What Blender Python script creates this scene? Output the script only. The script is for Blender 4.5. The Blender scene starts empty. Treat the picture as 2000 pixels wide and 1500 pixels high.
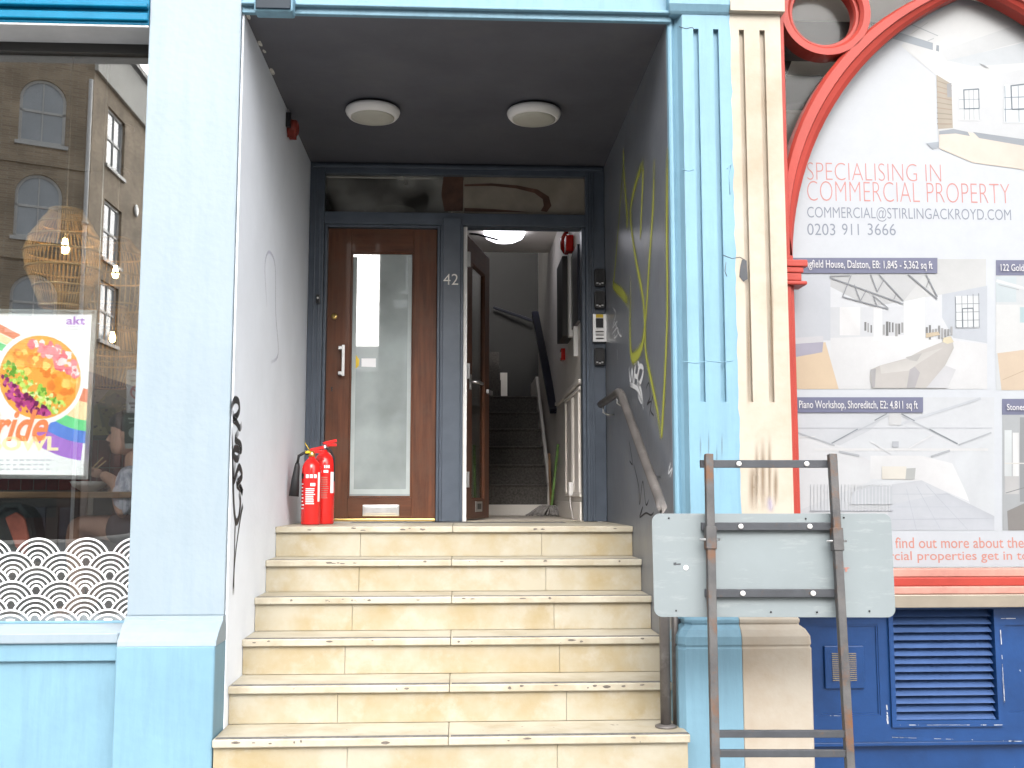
import bpy, math, random
from mathutils import Vector
R = math.radians
random.seed(7)
sc = bpy.context.scene
col = sc.collection

# ------------------------------------------------------------------ camera, world, sun, exposure
FPX, PITCH, YAW = 2047.4, .1066, .0494
CAM = Vector((1.0735, -5.003, .176))          # z = 0 is the top landing of the steps
cd = bpy.data.cameras.new('camera'); cam = bpy.data.objects.new('camera', cd); col.objects.link(cam)
cam.location = CAM; cam.rotation_euler = (math.pi/2 + PITCH, 0, -YAW)
cd.sensor_width = 36; cd.lens = FPX/2000*36; cd.clip_start = .05; cd.clip_end = 500
sc.camera = cam

SUN_EL, SUN_AZ = R(37), R(179)
w = bpy.data.worlds.new('World'); sc.world = w; w.use_nodes = True
wn = w.node_tree.nodes; wl = w.node_tree.links
bg = wn['Background']; sky = wn.new('ShaderNodeTexSky'); sky.sky_type = 'NISHITA'
sky.sun_disc = False; sky.sun_elevation = SUN_EL; sky.sun_rotation = SUN_AZ
sky.air_density = 1.0; sky.dust_density = 6.0; sky.ozone_density = 1.0
hs = wn.new('ShaderNodeHueSaturation'); hs.inputs['Saturation'].default_value = .22
wl.new(sky.outputs[0], hs.inputs['Color']); wl.new(hs.outputs[0], bg.inputs['Color'])
bg.inputs['Strength'].default_value = .15
sd = bpy.data.lights.new('sun', 'SUN'); sd.energy = 1.5; sd.angle = R(95); sd.color = (1, .97, .93)
sun = bpy.data.objects.new('sun', sd); col.objects.link(sun)
sdir = Vector((math.sin(SUN_AZ)*math.cos(SUN_EL), math.cos(SUN_AZ)*math.cos(SUN_EL), math.sin(SUN_EL)))
sun.rotation_euler = sdir.to_track_quat('Z', 'Y').to_euler(); sun.location = (0, -10, 12)
vs = sc.view_settings; vs.view_transform = 'Standard'; vs.look = 'None'; vs.gamma = 1; vs.exposure = 1.5
vs.use_curve_mapping = False
sc.cycles.use_denoising = True; sc.cycles.max_bounces = 8; sc.cycles.transparent_max_bounces = 12

# ------------------------------------------------------------------ survey: a sight line from the photo's station met with a known plane
def ray(u, v):
    a = (u-1000)/FPX; b = (750-v)/FPX
    y = math.cos(PITCH)-b*math.sin(PITCH); z = math.sin(PITCH)+b*math.cos(PITCH)
    return a*math.cos(YAW)+y*math.sin(YAW), -a*math.sin(YAW)+y*math.cos(YAW), z
def A(u, v, Y):
    r = ray(u, v); t = (Y-CAM.y)/r[1]; return CAM.x+t*r[0], CAM.z+t*r[2]
def AX(u, v, X):
    r = ray(u, v); t = (X-CAM.x)/r[0]; return CAM.y+t*r[1], CAM.z+t*r[2]
def AZ(u, v, Z):
    r = ray(u, v); t = (Z-CAM.z)/r[2]; return CAM.x+t*r[0], CAM.y+t*r[1]

# ------------------------------------------------------------------ materials
def lin(c):
    return tuple((x/255/12.92 if x/255 <= .04045 else ((x/255+.055)/1.055)**2.4) for x in c)
def mat(name, c, rough=.6, metal=0, var=.12, scale=5., bump=.0, bscale=60., spec=.4, c2=None, stretch=None,
        lo=.35, hi=.65, c3=None, s3=2., lo3=.55, hi3=.7, detail=6, coat=0, spots=None, spot_scale=90, spot_t=.73, st3=None):
    m = bpy.data.materials.new(name); m.use_nodes = True
    n = m.node_tree.nodes; l = m.node_tree.links; p = n['Principled BSDF']
    p.inputs['Roughness'].default_value = rough; p.inputs['Metallic'].default_value = metal
    p.inputs['Specular IOR Level'].default_value = spec; p.inputs['Coat Weight'].default_value = coat
    tc = n.new('ShaderNodeTexCoord'); mp = n.new('ShaderNodeMapping'); l.new(tc.outputs['Object'], mp.inputs[0])
    if stretch: mp.inputs['Scale'].default_value = stretch
    nz = n.new('ShaderNodeTexNoise'); nz.inputs['Scale'].default_value = scale; nz.inputs['Detail'].default_value = detail
    nz.inputs['Roughness'].default_value = .62
    l.new(mp.outputs[0], nz.inputs['Vector'])
    cr = n.new('ShaderNodeValToRGB'); cr.color_ramp.elements[0].position = lo; cr.color_ramp.elements[1].position = hi
    a = c2 or tuple(max(0, x*(1-var)) for x in c); b = c if c2 else tuple(min(1, x*(1+var)) for x in c)
    cr.color_ramp.elements[0].color = (*a, 1); cr.color_ramp.elements[1].color = (*b, 1)
    l.new(nz.outputs['Fac'], cr.inputs[0]); out = cr.outputs[0]
    def over(color, sc_, lo_, hi_, prev, vec):
        z = n.new('ShaderNodeTexNoise'); z.inputs['Scale'].default_value = sc_; z.inputs['Detail'].default_value = 8
        z.inputs['Roughness'].default_value = .7; l.new(vec, z.inputs['Vector'])
        q = n.new('ShaderNodeValToRGB'); q.color_ramp.elements[0].position = lo_; q.color_ramp.elements[1].position = hi_
        l.new(z.outputs['Fac'], q.inputs[0])
        mx = n.new('ShaderNodeMix'); mx.data_type = 'RGBA'; l.new(q.outputs[0], mx.inputs[0]); l.new(prev, mx.inputs[6])
        mx.inputs[7].default_value = (*color, 1); return mx.outputs[2]
    if c3:
        m3 = n.new('ShaderNodeMapping'); l.new(tc.outputs['Object'], m3.inputs[0]); m3.inputs['Scale'].default_value = st3 or (1, 1, 1); m3.inputs['Location'].default_value = (3.1, 1.7, 5.3)
        out = over(c3, s3, lo3, hi3, out, m3.outputs[0])
    if spots: out = over(spots, spot_scale, spot_t, spot_t+.03, out, tc.outputs['Object'])
    l.new(out, p.inputs['Base Color'])
    if bump:
        z = n.new('ShaderNodeTexNoise'); z.inputs['Scale'].default_value = bscale; z.inputs['Detail'].default_value = 5
        l.new(mp.outputs[0], z.inputs['Vector'])
        b_ = n.new('ShaderNodeBump'); b_.inputs['Strength'].default_value = bump; b_.inputs['Distance'].default_value = .01
        l.new(z.outputs['Fac'], b_.inputs['Height']); l.new(b_.outputs[0], p.inputs['Normal'])
    return m
def glass(name, fac=.12, tint=(1, 1, 1), rough=0., dirt_or_light=0., dcol=(.5, .5, .48)):
    m = bpy.data.materials.new(name); m.use_nodes = True; n = m.node_tree.nodes; l = m.node_tree.links
    n.remove(n['Principled BSDF']); o = n['Material Output']
    t = n.new('ShaderNodeBsdfTransparent'); t.inputs[0].default_value = (*tint, 1)
    g = n.new('ShaderNodeBsdfGlossy'); g.inputs['Roughness'].default_value = rough
    fr = n.new('ShaderNodeLayerWeight'); pw = n.new('ShaderNodeMath'); pw.operation = 'POWER'; pw.inputs[1].default_value = 5
    l.new(fr.outputs['Facing'], pw.inputs[0])
    ad = n.new('ShaderNodeMath'); ad.operation = 'ADD'; ad.inputs[1].default_value = fac; ad.use_clamp = True
    l.new(pw.outputs[0], ad.inputs[0])
    mx = n.new('ShaderNodeMixShader'); l.new(ad.outputs[0], mx.inputs[0]); l.new(t.outputs[0], mx.inputs[1]); l.new(g.outputs[0], mx.inputs[2])
    last = mx.outputs[0]
    if dirt_or_light:
        d = n.new('ShaderNodeBsdfDiffuse'); d.inputs[0].default_value = (*dcol, 1)
        tc = n.new('ShaderNodeTexCoord'); z = n.new('ShaderNodeTexNoise'); z.inputs['Scale'].default_value = 3; z.inputs['Detail'].default_value = 8
        l.new(tc.outputs['Object'], z.inputs['Vector'])
        q = n.new('ShaderNodeMapRange'); q.inputs['From Min'].default_value = .4; q.inputs['From Max'].default_value = .75; q.inputs['To Max'].default_value = min(dirt_or_light, 1); q.inputs['To Min'].default_value = max(0, dirt_or_light-1)
        l.new(z.outputs['Fac'], q.inputs[0])
        m2 = n.new('ShaderNodeMixShader'); l.new(q.outputs[0], m2.inputs[0]); l.new(last, m2.inputs[1]); l.new(d.outputs[0], m2.inputs[2]); last = m2.outputs[0]
    l.new(last, o.inputs['Surface']); return m
def emit(name, c, s):
    m = bpy.data.materials.new(name); m.use_nodes = True; n = m.node_tree.nodes
    p = n['Principled BSDF']; p.inputs['Emission Color'].default_value = (*c, 1); p.inputs['Emission Strength'].default_value = s
    p.inputs['Base Color'].default_value = (*c, 1); return m
def brick(name, c1, c2, mortar, bw=.225, bh=.075):
    m = bpy.data.materials.new(name); m.use_nodes = True; n = m.node_tree.nodes; l = m.node_tree.links; p = n['Principled BSDF']
    p.inputs['Roughness'].default_value = .85
    tc = n.new('ShaderNodeTexCoord'); sp = n.new('ShaderNodeSeparateXYZ'); cb = n.new('ShaderNodeCombineXYZ')
    l.new(tc.outputs['Object'], sp.inputs[0]); ad = n.new('ShaderNodeMath'); ad.operation = 'ADD'
    l.new(sp.outputs[0], ad.inputs[0]); l.new(sp.outputs[1], ad.inputs[1]); l.new(ad.outputs[0], cb.inputs[0]); l.new(sp.outputs[2], cb.inputs[1])
    b = n.new('ShaderNodeTexBrick'); b.inputs['Scale'].default_value = 1; b.inputs['Brick Width'].default_value = bw
    b.inputs['Row Height'].default_value = bh; b.inputs['Mortar Size'].default_value = .008
    b.inputs['Color1'].default_value = (*c1, 1); b.inputs['Color2'].default_value = (*c2, 1); b.inputs['Mortar'].default_value = (*mortar, 1)
    l.new(cb.outputs[0], b.inputs['Vector'])
    z = n.new('ShaderNodeTexNoise'); z.inputs['Scale'].default_value = .9; z.inputs['Detail'].default_value = 7; l.new(tc.outputs['Object'], z.inputs['Vector'])
    mr = n.new('ShaderNodeMapRange'); mr.inputs['From Min'].default_value = .3; mr.inputs['From Max'].default_value = .7; mr.inputs['To Min'].default_value = .8; mr.inputs['To Max'].default_value = 1.35
    l.new(z.outputs['Fac'], mr.inputs[0])
    mx = n.new('ShaderNodeMix'); mx.data_type = 'RGBA'; mx.blend_type = 'MULTIPLY'; mx.inputs[0].default_value = 1
    l.new(b.outputs[0], mx.inputs[6]); l.new(mr.outputs[0], mx.inputs[7]); l.new(mx.outputs[2], p.inputs['Base Color'])
    return m
def printed(name, rough=.35, gain=1., glow=0.):
    m = bpy.data.materials.new(name); m.use_nodes = True; n = m.node_tree.nodes; l = m.node_tree.links; p = n['Principled BSDF']
    a = n.new('ShaderNodeAttribute'); a.attribute_name = 'ink'; mu = n.new('ShaderNodeMix'); mu.data_type = 'RGBA'; mu.blend_type = 'MULTIPLY'; mu.inputs[0].default_value = 1; mu.inputs[7].default_value = (gain, gain, gain, 1)
    tc = n.new('ShaderNodeTexCoord'); z = n.new('ShaderNodeTexNoise'); z.inputs['Scale'].default_value = 9; z.inputs['Detail'].default_value = 9; z.inputs['Roughness'].default_value = .75
    l.new(tc.outputs['Object'], z.inputs['Vector']); mr = n.new('ShaderNodeMapRange'); mr.inputs['From Min'].default_value = .3; mr.inputs['From Max'].default_value = .7
    mr.inputs['To Min'].default_value = gain*.95; mr.inputs['To Max'].default_value = gain*1.04; l.new(z.outputs['Fac'], mr.inputs[0]); l.new(mr.outputs[0], mu.inputs[7])
    l.new(a.outputs['Color'], mu.inputs[6]); l.new(mu.outputs[2], p.inputs['Base Color'])
    if glow: l.new(a.outputs['Color'], p.inputs['Emission Color']); p.inputs['Emission Strength'].default_value = glow
    p.inputs['Roughness'].default_value = rough; p.inputs['Specular IOR Level'].default_value = .3; return m
def spray(name, c, core=.25, alpha=.9):
    m = bpy.data.materials.new(name); m.use_nodes = True; n = m.node_tree.nodes; l = m.node_tree.links; p = n['Principled BSDF']
    p.inputs['Base Color'].default_value = (*c, 1); p.inputs['Roughness'].default_value = .6
    uv = n.new('ShaderNodeUVMap'); sp = n.new('ShaderNodeSeparateXYZ'); l.new(uv.outputs[0], sp.inputs[0])
    mr = n.new('ShaderNodeMapRange'); mr.interpolation_type = 'SMOOTHSTEP'; mr.inputs['From Min'].default_value = 0; mr.inputs['From Max'].default_value = core
    mr.inputs['To Max'].default_value = alpha
    l.new(sp.outputs[0], mr.inputs[0])
    ml = n.new('ShaderNodeMath'); ml.operation = 'MULTIPLY'; l.new(mr.outputs[0], ml.inputs[0]); l.new(sp.outputs[1], ml.inputs[1])
    l.new(ml.outputs[0], p.inputs['Alpha']); return m

M = {}
SKYBLUE = lin((118, 196, 232))
M['blue'] = mat('sky_blue_paint', (.15, .272, .352), .5, var=.06, spec=.25, c3=(.125, .22, .285), s3=3.2, lo3=.46, hi3=.85, st3=(7, 7, .7), scale=3, bump=.12, bscale=25, spots=(.07, .13, .17), spot_scale=35, spot_t=.80)
M['litblue'] = mat('sky_blue_paint_lit', (.222, .274, .314), .55, c3=(.19, .245, .29), s3=2.6, lo3=.46, hi3=.9, st3=(6, 6, .6), var=.03, scale=2.5, bump=.14, bscale=30, spots=(.15, .22, .27), spot_scale=30, spot_t=.79)  # the sky blue paint made paler: highlight brightness put into the colour
M['deepblue'] = mat('turquoise_gloss_paint', (.002, .14, .26), .35, spec=.15, var=.12, scale=4, bump=.05)
M['white'] = mat('white_wall_paint', (.74, .78, .85), .6, var=.035, scale=2.2, bump=.15, bscale=22, spots=(.38, .38, .38), spot_scale=26, spot_t=.78)
M['slate'] = mat('slate_grey_gloss_paint', (.068, .084, .11), .34, var=.12, scale=6, bump=.05, bscale=30, spots=(.28, .29, .29), spot_scale=70, spot_t=.79)
M['slatewall'] = mat('slate_grey_wall_paint', (.155, .167, .19), .36, var=.14, scale=2.5, bump=.12, bscale=18, c3=(.20, .195, .185), s3=3, lo3=.55, hi3=.75)
M['ceil'] = mat('dark_ceiling_paint', (.082, .084, .10), .5, var=.12, scale=2, bump=.09, bscale=14, c3=(.10, .10, .11), s3=2.2, lo3=.5, hi3=.75)
M['stone'] = mat('cream_stone_slab', (.345, .315, .245), .5, c2=(.295, .235, .13), scale=3.2, lo=.32, hi=.6, bump=.06, bscale=45,
                 c3=(.38, .35, .29), s3=6, lo3=.5, hi3=.75, spots=(.13, .10, .07), spot_scale=34, spot_t=.69)
M['tread'] = mat('worn_cream_stone_tread', (.40, .37, .30), .5, c2=(.29, .245, .165), scale=5, lo=.28, hi=.6, bump=.08, bscale=50,
                 spots=(.12, .105, .09), spot_scale=20, spot_t=.655)
M['strip'] = mat('black_grit_strip', (.13, .125, .12), .8, var=.3, scale=30, bump=.4, bscale=300)
M['cream'] = mat('cream_limestone', (.35, .315, .265), .7, c2=(.285, .23, .17), scale=2.2, lo=.25, hi=.55, bump=.1, bscale=50, spots=(.13, .10, .07), spot_scale=22, spot_t=.765)
M['woodv'] = mat('brown_varnished_wood_upright', (.155, .058, .029), .45, c2=(.05, .02, .012), spec=.2, c3=(.10, .05, .032), s3=5, lo3=.45, hi3=.7, scale=2.2, stretch=(14, 14, 1.0), lo=.25, hi=.75, bump=.03, coat=.05)
M['woodh'] = mat('brown_varnished_wood_rail', (.14, .053, .027), .45, c2=(.05, .02, .012), spec=.2, c3=(.10, .05, .032), s3=5, lo3=.45, hi3=.7, scale=2.2, stretch=(1.0, 14, 14), lo=.25, hi=.75, bump=.03, coat=.05)
M['steel'] = mat('brushed_steel', (.55, .55, .55), .32, 1, var=.06, scale=20)
M['railsteel'] = mat('worn_painted_tube', (.12, .11, .105), .42, .3, var=.2, scale=5, c3=(.19, .18, .175), s3=7, bump=.05)
M['brass'] = mat('brass', (.72, .50, .18), .3, 1, var=.1)
M['black'] = mat('black_plastic', (.014, .014, .016), .3, var=.1)
M['blackm'] = mat('black_rubber', (.02, .02, .022), .6, var=.2)
M['whitepl'] = mat('white_plastic', (.72, .71, .70), .4, var=.03)
M['diff'] = mat('greyed_lamp_diffuser', (.42, .41, .36), .45, var=.05, scale=8)
M['red'] = mat('red_gloss_enamel', (.62, .018, .016), .22, var=.04, coat=.3)
M['redframe'] = mat('coral_red_gloss_paint', (.26, .034, .025), .4, spec=.2, var=.08, scale=5, bump=.05, coat=.05)
M['rust'] = mat('rusty_grey_steel', (.085, .083, .083), .62, .2, c2=(.05, .05, .053), scale=9, c3=(.12, .055, .025), s3=7, lo3=.5, hi3=.64, bump=.15, bscale=80)
M['bar'] = mat('grey_painted_steel_bar', (.05, .054, .062), .55, .2, var=.15, scale=9, c3=(.10, .06, .035), s3=12, lo3=.6, hi3=.72, bump=.1)
M['alu'] = mat('dull_grey_sign_back', (.155, .182, .192), .5, .0, c3=(.20, .225, .23), s3=6, lo3=.55, hi3=.7, st3=(1, 1, 5), var=.045, scale=3, bump=.04, bscale=12, spots=(.09, .09, .09), spot_scale=28, spot_t=.775)
M['navy'] = mat('royal_blue_gloss_paint', (.007, .036, .125), .36, spec=.3, var=.15, scale=4, bump=.06, spots=(.3, .33, .38), spot_scale=30, spot_t=.70)
M['slat'] = mat('sky_sheen_louvre_paint', (.045, .085, .20), .4, var=.1, scale=6)  # royal blue lightened, with the sky's reflection painted into the slat colour
M['soffit'] = mat('grey_soffit_board', (.42, .42, .43), .6, var=.08)
M['lampface'] = mat('dark_lamp_glass', (.008, .016, .026), .3, var=.1, spec=.12)
M['zinc'] = mat('metal_sill', (.24, .21, .17), .25, .3, var=.08, scale=4)
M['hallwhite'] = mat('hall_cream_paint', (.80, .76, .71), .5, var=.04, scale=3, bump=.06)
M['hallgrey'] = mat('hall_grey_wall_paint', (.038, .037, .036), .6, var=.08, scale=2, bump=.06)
M['hallfloor'] = mat('worn_beige_floor', (.60, .54, .47), .5, var=.12, scale=5)
M['carpet'] = mat('dark_stair_carpet', (.12, .11, .102), .95, var=.3, scale=60, bump=.5, bscale=250)
M['navyrail'] = mat('navy_handrail_paint', (.006, .008, .02), .3, var=.1)
M['mop'] = mat('grey_mop_string', (.30, .28, .27), .9, var=.25, scale=30)
M['green'] = mat('green_mop_handle', (.20, .36, .10), .5, var=.15, scale=30)
M['woodpole'] = mat('brown_wooden_pole', (.28, .16, .08), .6, var=.2, scale=10)
M['rattan'] = mat('rattan_cane', (.60, .38, .17), .6, var=.22, scale=15)
M['bulb'] = emit('lit_filament_bulb', (1, .66, .3), 26)
M['litdome'] = emit('lit_hall_dome', (.86, .85, .93), 2.0)
M['maroon'] = mat('dark_maroon_shopfront_paint', (.05, .022, .02), .5, var=.2, scale=1)
M['cord'] = mat('lamp_cord', (.45, .42, .38), .7)
M['rose'] = mat('brown_ceiling_rose', (.05, .025, .018), .6)
M['roomwall'] = mat('dining_room_wall', (.22, .19, .17), .8, var=.1)
M['tile'] = mat('dark_red_glazed_tile', (.17, .035, .035), .25, var=.3, scale=4)
M['tabletop'] = mat('oak_table_top', (.36, .22, .12), .5, c2=(.22, .12, .06), scale=2, stretch=(2, 12, 12))
M['dark'] = mat('dark_cabinet', (.035, .032, .032), .5, var=.2)
M['cabinet'] = mat('brown_grey_cabinet', (.13, .10, .085), .5, var=.1)
M['pave'] = mat('pavement_slab', (.30, .29, .275), .8, var=.15, scale=2, bump=.1, bscale=60, spots=(.12, .12, .12), spot_scale=18, spot_t=.75)
M['asphalt'] = mat('asphalt', (.055, .055, .056), .85, var=.2, scale=20, bump=.3, bscale=200)
M['brick'] = brick('yellow_stock_brick', (.46, .36, .25), (.34, .25, .17), (.45, .40, .33))
M['brickg'] = brick('grey_brown_brick', (.17, .145, .125), (.12, .105, .095), (.18, .165, .15))
M['bwhite'] = mat('white_window_paint', (.72, .71, .69), .5, var=.04)
M['render'] = mat('white_parapet_render', (.62, .61, .57), .7, var=.08, scale=.6)
M['slatetile'] = mat('grey_roof', (.10, .105, .115), .6, var=.1)
M['wpane'] = mat('sky_filled_window_glass', (.46, .49, .52), .06, var=.12, scale=.5, spec=.9)
M['glass'] = glass('shop_window_glass', .34, (.93, .96, .95))
M['glass2'] = glass('arched_window_glass', .02, (.97, .98, .98), rough=.22)
M['glassd'] = glass('grimy_transom_glass', .05, (.75, .74, .70), dirt_or_light=.5)
M['glassd2'] = glass('hall_lit_transom_glass', .03, (.75, .72, .66), dirt_or_light=1.6, dcol=(.34, .30, .25))  # beige film over the pane paints in the lit hall behind it
M['glassdoor'] = glass('open_door_glass', .04, (.75, .78, .76))
M['print'] = printed('ink_on_vinyl', .35, .335); M['print2'] = printed('backlit_poster_film', .35, .8, .5); M['print3'] = printed('ink_on_paper', .4, .8)
M['film'] = mat('white_cut_vinyl', (.80, .80, .82), .5, var=.02)
M['skin'] = mat('skin', (.55, .32, .24), .5, var=.06, scale=12)
M['shirt'] = mat('striped_lilac_shirt', (.62, .60, .70), .8, c2=(.36, .36, .47), scale=3, stretch=(14, 14, .6), lo=.42, hi=.58)
M['jeans'] = mat('dark_shorts', (.05, .055, .075), .8, var=.15)
M['hair'] = mat('black_hair', (.012, .011, .012), .45, var=.3, scale=40)
M['bag'] = mat('dark_bag_fabric', (.03, .04, .043), .8, var=.25, scale=20)
M['bagred'] = mat('faded_red_bag_fabric', (.36, .10, .07), .75, var=.3, scale=9)
M['spyellow'] = spray('yellow_green_spray_paint', (.40, .42, .06), .75)
M['spyellow2'] = spray('yellow_overspray_mist', (.34, .36, .08), 1., .22)
M['spblack'] = spray('black_marker_paint', (.012, .012, .014), .3)
M['spwhite'] = spray('white_marker_paint', (.75, .76, .78), .3)
M['splilac'] = spray('faint_lilac_marker', (.42, .38, .60), .9, .3)
M['chip'] = mat('bare_plaster_chip', (.55, .54, .50), .8, var=.2, scale=40)
M['redbell'] = mat('faded_red_plastic', (.22, .03, .02), .5, var=.25, scale=30)
M['numeral'] = mat('white_enamel_numeral', (.70, .68, .64), .4)
M['pink'] = mat('pink_faded_paint', (.33, .16, .13), .5, var=.2, scale=6)
M['film2'] = mat('frosted_backing_film', (.36, .40, .40), .7, var=.1, scale=2.5)
M['stain'] = mat('brown_varnish_stain', (.085, .04, .026), .6, var=.3, scale=8)
M['hdpe'] = mat('grey_cable_sheath', (.4, .4, .4), .6)
M['yellow'] = mat('yellow_plastic', (.65, .45, .02), .4)

def mirror_pane(name, back, fac):
    m = bpy.data.materials.new(name); m.use_nodes = True; n = m.node_tree.nodes; l = m.node_tree.links; p = n['Principled BSDF']; o = n['Material Output']
    p.inputs['Roughness'].default_value = .6
    tc = n.new('ShaderNodeTexCoord'); z = n.new('ShaderNodeTexNoise'); z.inputs['Scale'].default_value = 2.2; z.inputs['Detail'].default_value = 8
    l.new(tc.outputs['Object'], z.inputs['Vector']); q = n.new('ShaderNodeValToRGB')
    q.color_ramp.elements[0].color = (*[x*.75 for x in back], 1); q.color_ramp.elements[1].color = (*[min(1, x*1.25) for x in back], 1)
    q.color_ramp.elements[0].position = .35; q.color_ramp.elements[1].position = .65
    l.new(z.outputs['Fac'], q.inputs[0]); l.new(q.outputs[0], p.inputs['Base Color'])
    g = n.new('ShaderNodeBsdfGlossy'); g.inputs['Roughness'].default_value = .015
    mx = n.new('ShaderNodeMixShader'); mx.inputs[0].default_value = fac
    l.new(p.outputs[0], mx.inputs[1]); l.new(g.outputs[0], mx.inputs[2]); l.new(mx.outputs[0], o.inputs['Surface']); return m
M['doorpane'] = mirror_pane('backed_door_glass', (.30, .345, .345), .24)

# ------------------------------------------------------------------ mesh helpers
class MB:
    def __init__(s): s.v = []; s.f = []; s.c = []; s.sm = []; s.uv = {}
    def quad(s, *p, smooth=False, c=None, uv=None):
        b = len(s.v); s.v += [tuple(x) for x in p]; s.f.append(tuple(range(b, b+len(p)))); s.c.append(c); s.sm.append(smooth)
        if uv: s.uv[len(s.f)-1] = uv
        return s
    def box(s, x0, x1, y0, y1, z0, z1):
        b = len(s.v)
        s.v += [(x0, y0, z0), (x1, y0, z0), (x1, y1, z0), (x0, y1, z0), (x0, y0, z1), (x1, y0, z1), (x1, y1, z1), (x0, y1, z1)]
        for q in ((0, 3, 2, 1), (4, 5, 6, 7), (0, 1, 5, 4), (1, 2, 6, 5), (2, 3, 7, 6), (3, 0, 4, 7)):
            s.f.append(tuple(b+i for i in q)); s.c.append(None); s.sm.append(False)
        return s
    def rings(s, rs, closed=True, cap=True, smooth=False):
        n = len(rs[0]); b = len(s.v)
        for r in rs: s.v += [tuple(p) for p in r]
        for i in range(len(rs)-1):
            for j in range(n if closed else n-1):
                k = (j+1) % n
                s.f.append((b+i*n+j, b+i*n+k, b+(i+1)*n+k, b+(i+1)*n+j)); s.c.append(None); s.sm.append(smooth)
        if cap:
            s.f.append(tuple(b+j for j in reversed(range(n)))); s.c.append(None); s.sm.append(False)
            s.f.append(tuple(b+(len(rs)-1)*n+j for j in range(n))); s.c.append(None); s.sm.append(False)
        return s
    def tube(s, pts, r, n=10, closed=False):
        pts = [Vector(p) for p in pts]; rs = []; N = len(pts)
        for i, p in enumerate(pts):
            if closed: d = pts[(i+1) % N]-pts[i-1]
            else: d = pts[min(i+1, N-1)]-pts[max(i-1, 0)]
            d.normalize(); up = Vector((0, 0, 1)) if abs(d.z) < .9 else Vector((0, 1, 0))
            a = d.cross(up).normalized(); b = d.cross(a).normalized()
            rr = r[i] if isinstance(r, (list, tuple)) else r
            rs.append([p+a*rr*math.cos(2*math.pi*k/n)+b*rr*math.sin(2*math.pi*k/n) for k in range(n)])
        if closed: rs.append(rs[0])
        return s.rings(rs, cap=not closed, smooth=True)
    def lathe(s, c, prof, n=28, axis='z'):
        rs = []
        for r, h in prof:
            ring = []
            for k in range(n):
                a = 2*math.pi*k/n; x, y = r*math.cos(a), r*math.sin(a)
                ring.append((c[0]+x, c[1]+y, c[2]+h) if axis == 'z' else (c[0]+x, c[1]+h, c[2]+y) if axis == 'y' else (c[0]+h, c[1]+x, c[2]+y))
            rs.append(ring)
        return s.rings(rs, smooth=True)
    def prism(s, poly, y0, y1):            # outline in (x, z), thickness along y
        return s.rings([[(x, y0, z) for x, z in poly], [(x, y1, z) for x, z in poly]])
    def prismx(s, poly, x0, x1):           # outline in (y, z), extruded along x
        return s.rings([[(x0, y, z) for y, z in poly], [(x1, y, z) for y, z in poly]])
    def prismz(s, poly, z0, z1):
        return s.rings([[(x, y, z0) for x, y in poly], [(x, y, z1) for x, y in poly]])
    def bar(s, a, b, w, h):                # square bar from a to b
        a, b = Vector(a), Vector(b); d = (b-a).normalized(); up = Vector((0, 1, 0)) if abs(d.y) < .9 else Vector((0, 0, 1))
        sx = d.cross(up).normalized()*w/2; sy = d.cross(sx).normalized()*h/2
        return s.rings([[p-sx-sy, p+sx-sy, p+sx+sy, p-sx+sy] for p in (a, b)])
    def relief(s, xs, zs, fn, ymap):       # stepped panel: fn(i, j) -> level, ymap[level] = y
        nx, nz = len(xs)-1, len(zs)-1
        L = [[ymap[fn(i, j)] for j in range(nz)] for i in range(nx)]
        for i in range(nx):
            for j in range(nz):
                y = L[i][j]; x0, x1, z0, z1 = xs[i], xs[i+1], zs[j], zs[j+1]
                s.quad((x0, y, z0), (x1, y, z0), (x1, y, z1), (x0, y, z1))
                if i+1 < nx and L[i+1][j] != y: s.quad((x1, y, z0), (x1, L[i+1][j], z0), (x1, L[i+1][j], z1), (x1, y, z1))
                if j+1 < nz and L[i][j+1] != y: s.quad((x0, y, z1), (x1, y, z1), (x1, L[i][j+1], z1), (x0, L[i][j+1], z1))
        return s
    def build(s, name, m, parent=None, bevel=0., local=False, weld=False):
        base = Vector(parent_base(parent)) if parent and not local else Vector((0, 0, 0))
        me = bpy.data.meshes.new(name); me.from_pydata([tuple(Vector(p)-base) for p in s.v], [], s.f)
        for p, k in zip(me.polygons, s.sm): p.use_smooth = k
        if any(c is not None for c in s.c):
            at = me.color_attributes.new('ink', 'FLOAT_COLOR', 'CORNER')
            for p, c in zip(me.polygons, s.c):
                for n_, li in enumerate(p.loop_indices): at.data[li].color = (*(c[n_] if isinstance(c, list) else c or (1, 1, 1)), 1)
        if s.uv:
            u = me.uv_layers.new(name='UVMap')
            for fi, q in s.uv.items():
                for li, t in zip(me.polygons[fi].loop_indices, q): u.data[li].uv = t
        me.materials.append(M[m]); me.update()
        o = bpy.data.objects.new(name, me); col.objects.link(o)
        if parent: o.parent = parent
        if weld:
            import bmesh
            b = bmesh.new(); b.from_mesh(me); bmesh.ops.remove_doubles(b, verts=b.verts, dist=1e-5); bmesh.ops.recalc_face_normals(b, faces=b.faces); b.to_mesh(me); b.free()
        if bevel:
            q = o.modifiers.new('edge', 'BEVEL'); q.width = bevel; q.segments = 2; q.limit_method = 'ANGLE'; q.angle_limit = R(40)
        return o
def parent_base(o):
    v = Vector((0, 0, 0))
    while o: v += o.location; o = o.parent
    return v
def thing(name, label, cat, loc=(0, 0, 0), group=None, kind=None):
    o = bpy.data.objects.new(name, None); col.objects.link(o); o.location = loc; o.empty_display_size = .1
    return tag(o, label, cat, group, kind)
def tag(o, label, cat, group=None, kind=None):
    o['label'] = label; o['category'] = cat
    if group: o['group'] = group
    if kind: o['kind'] = kind
    return o
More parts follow.
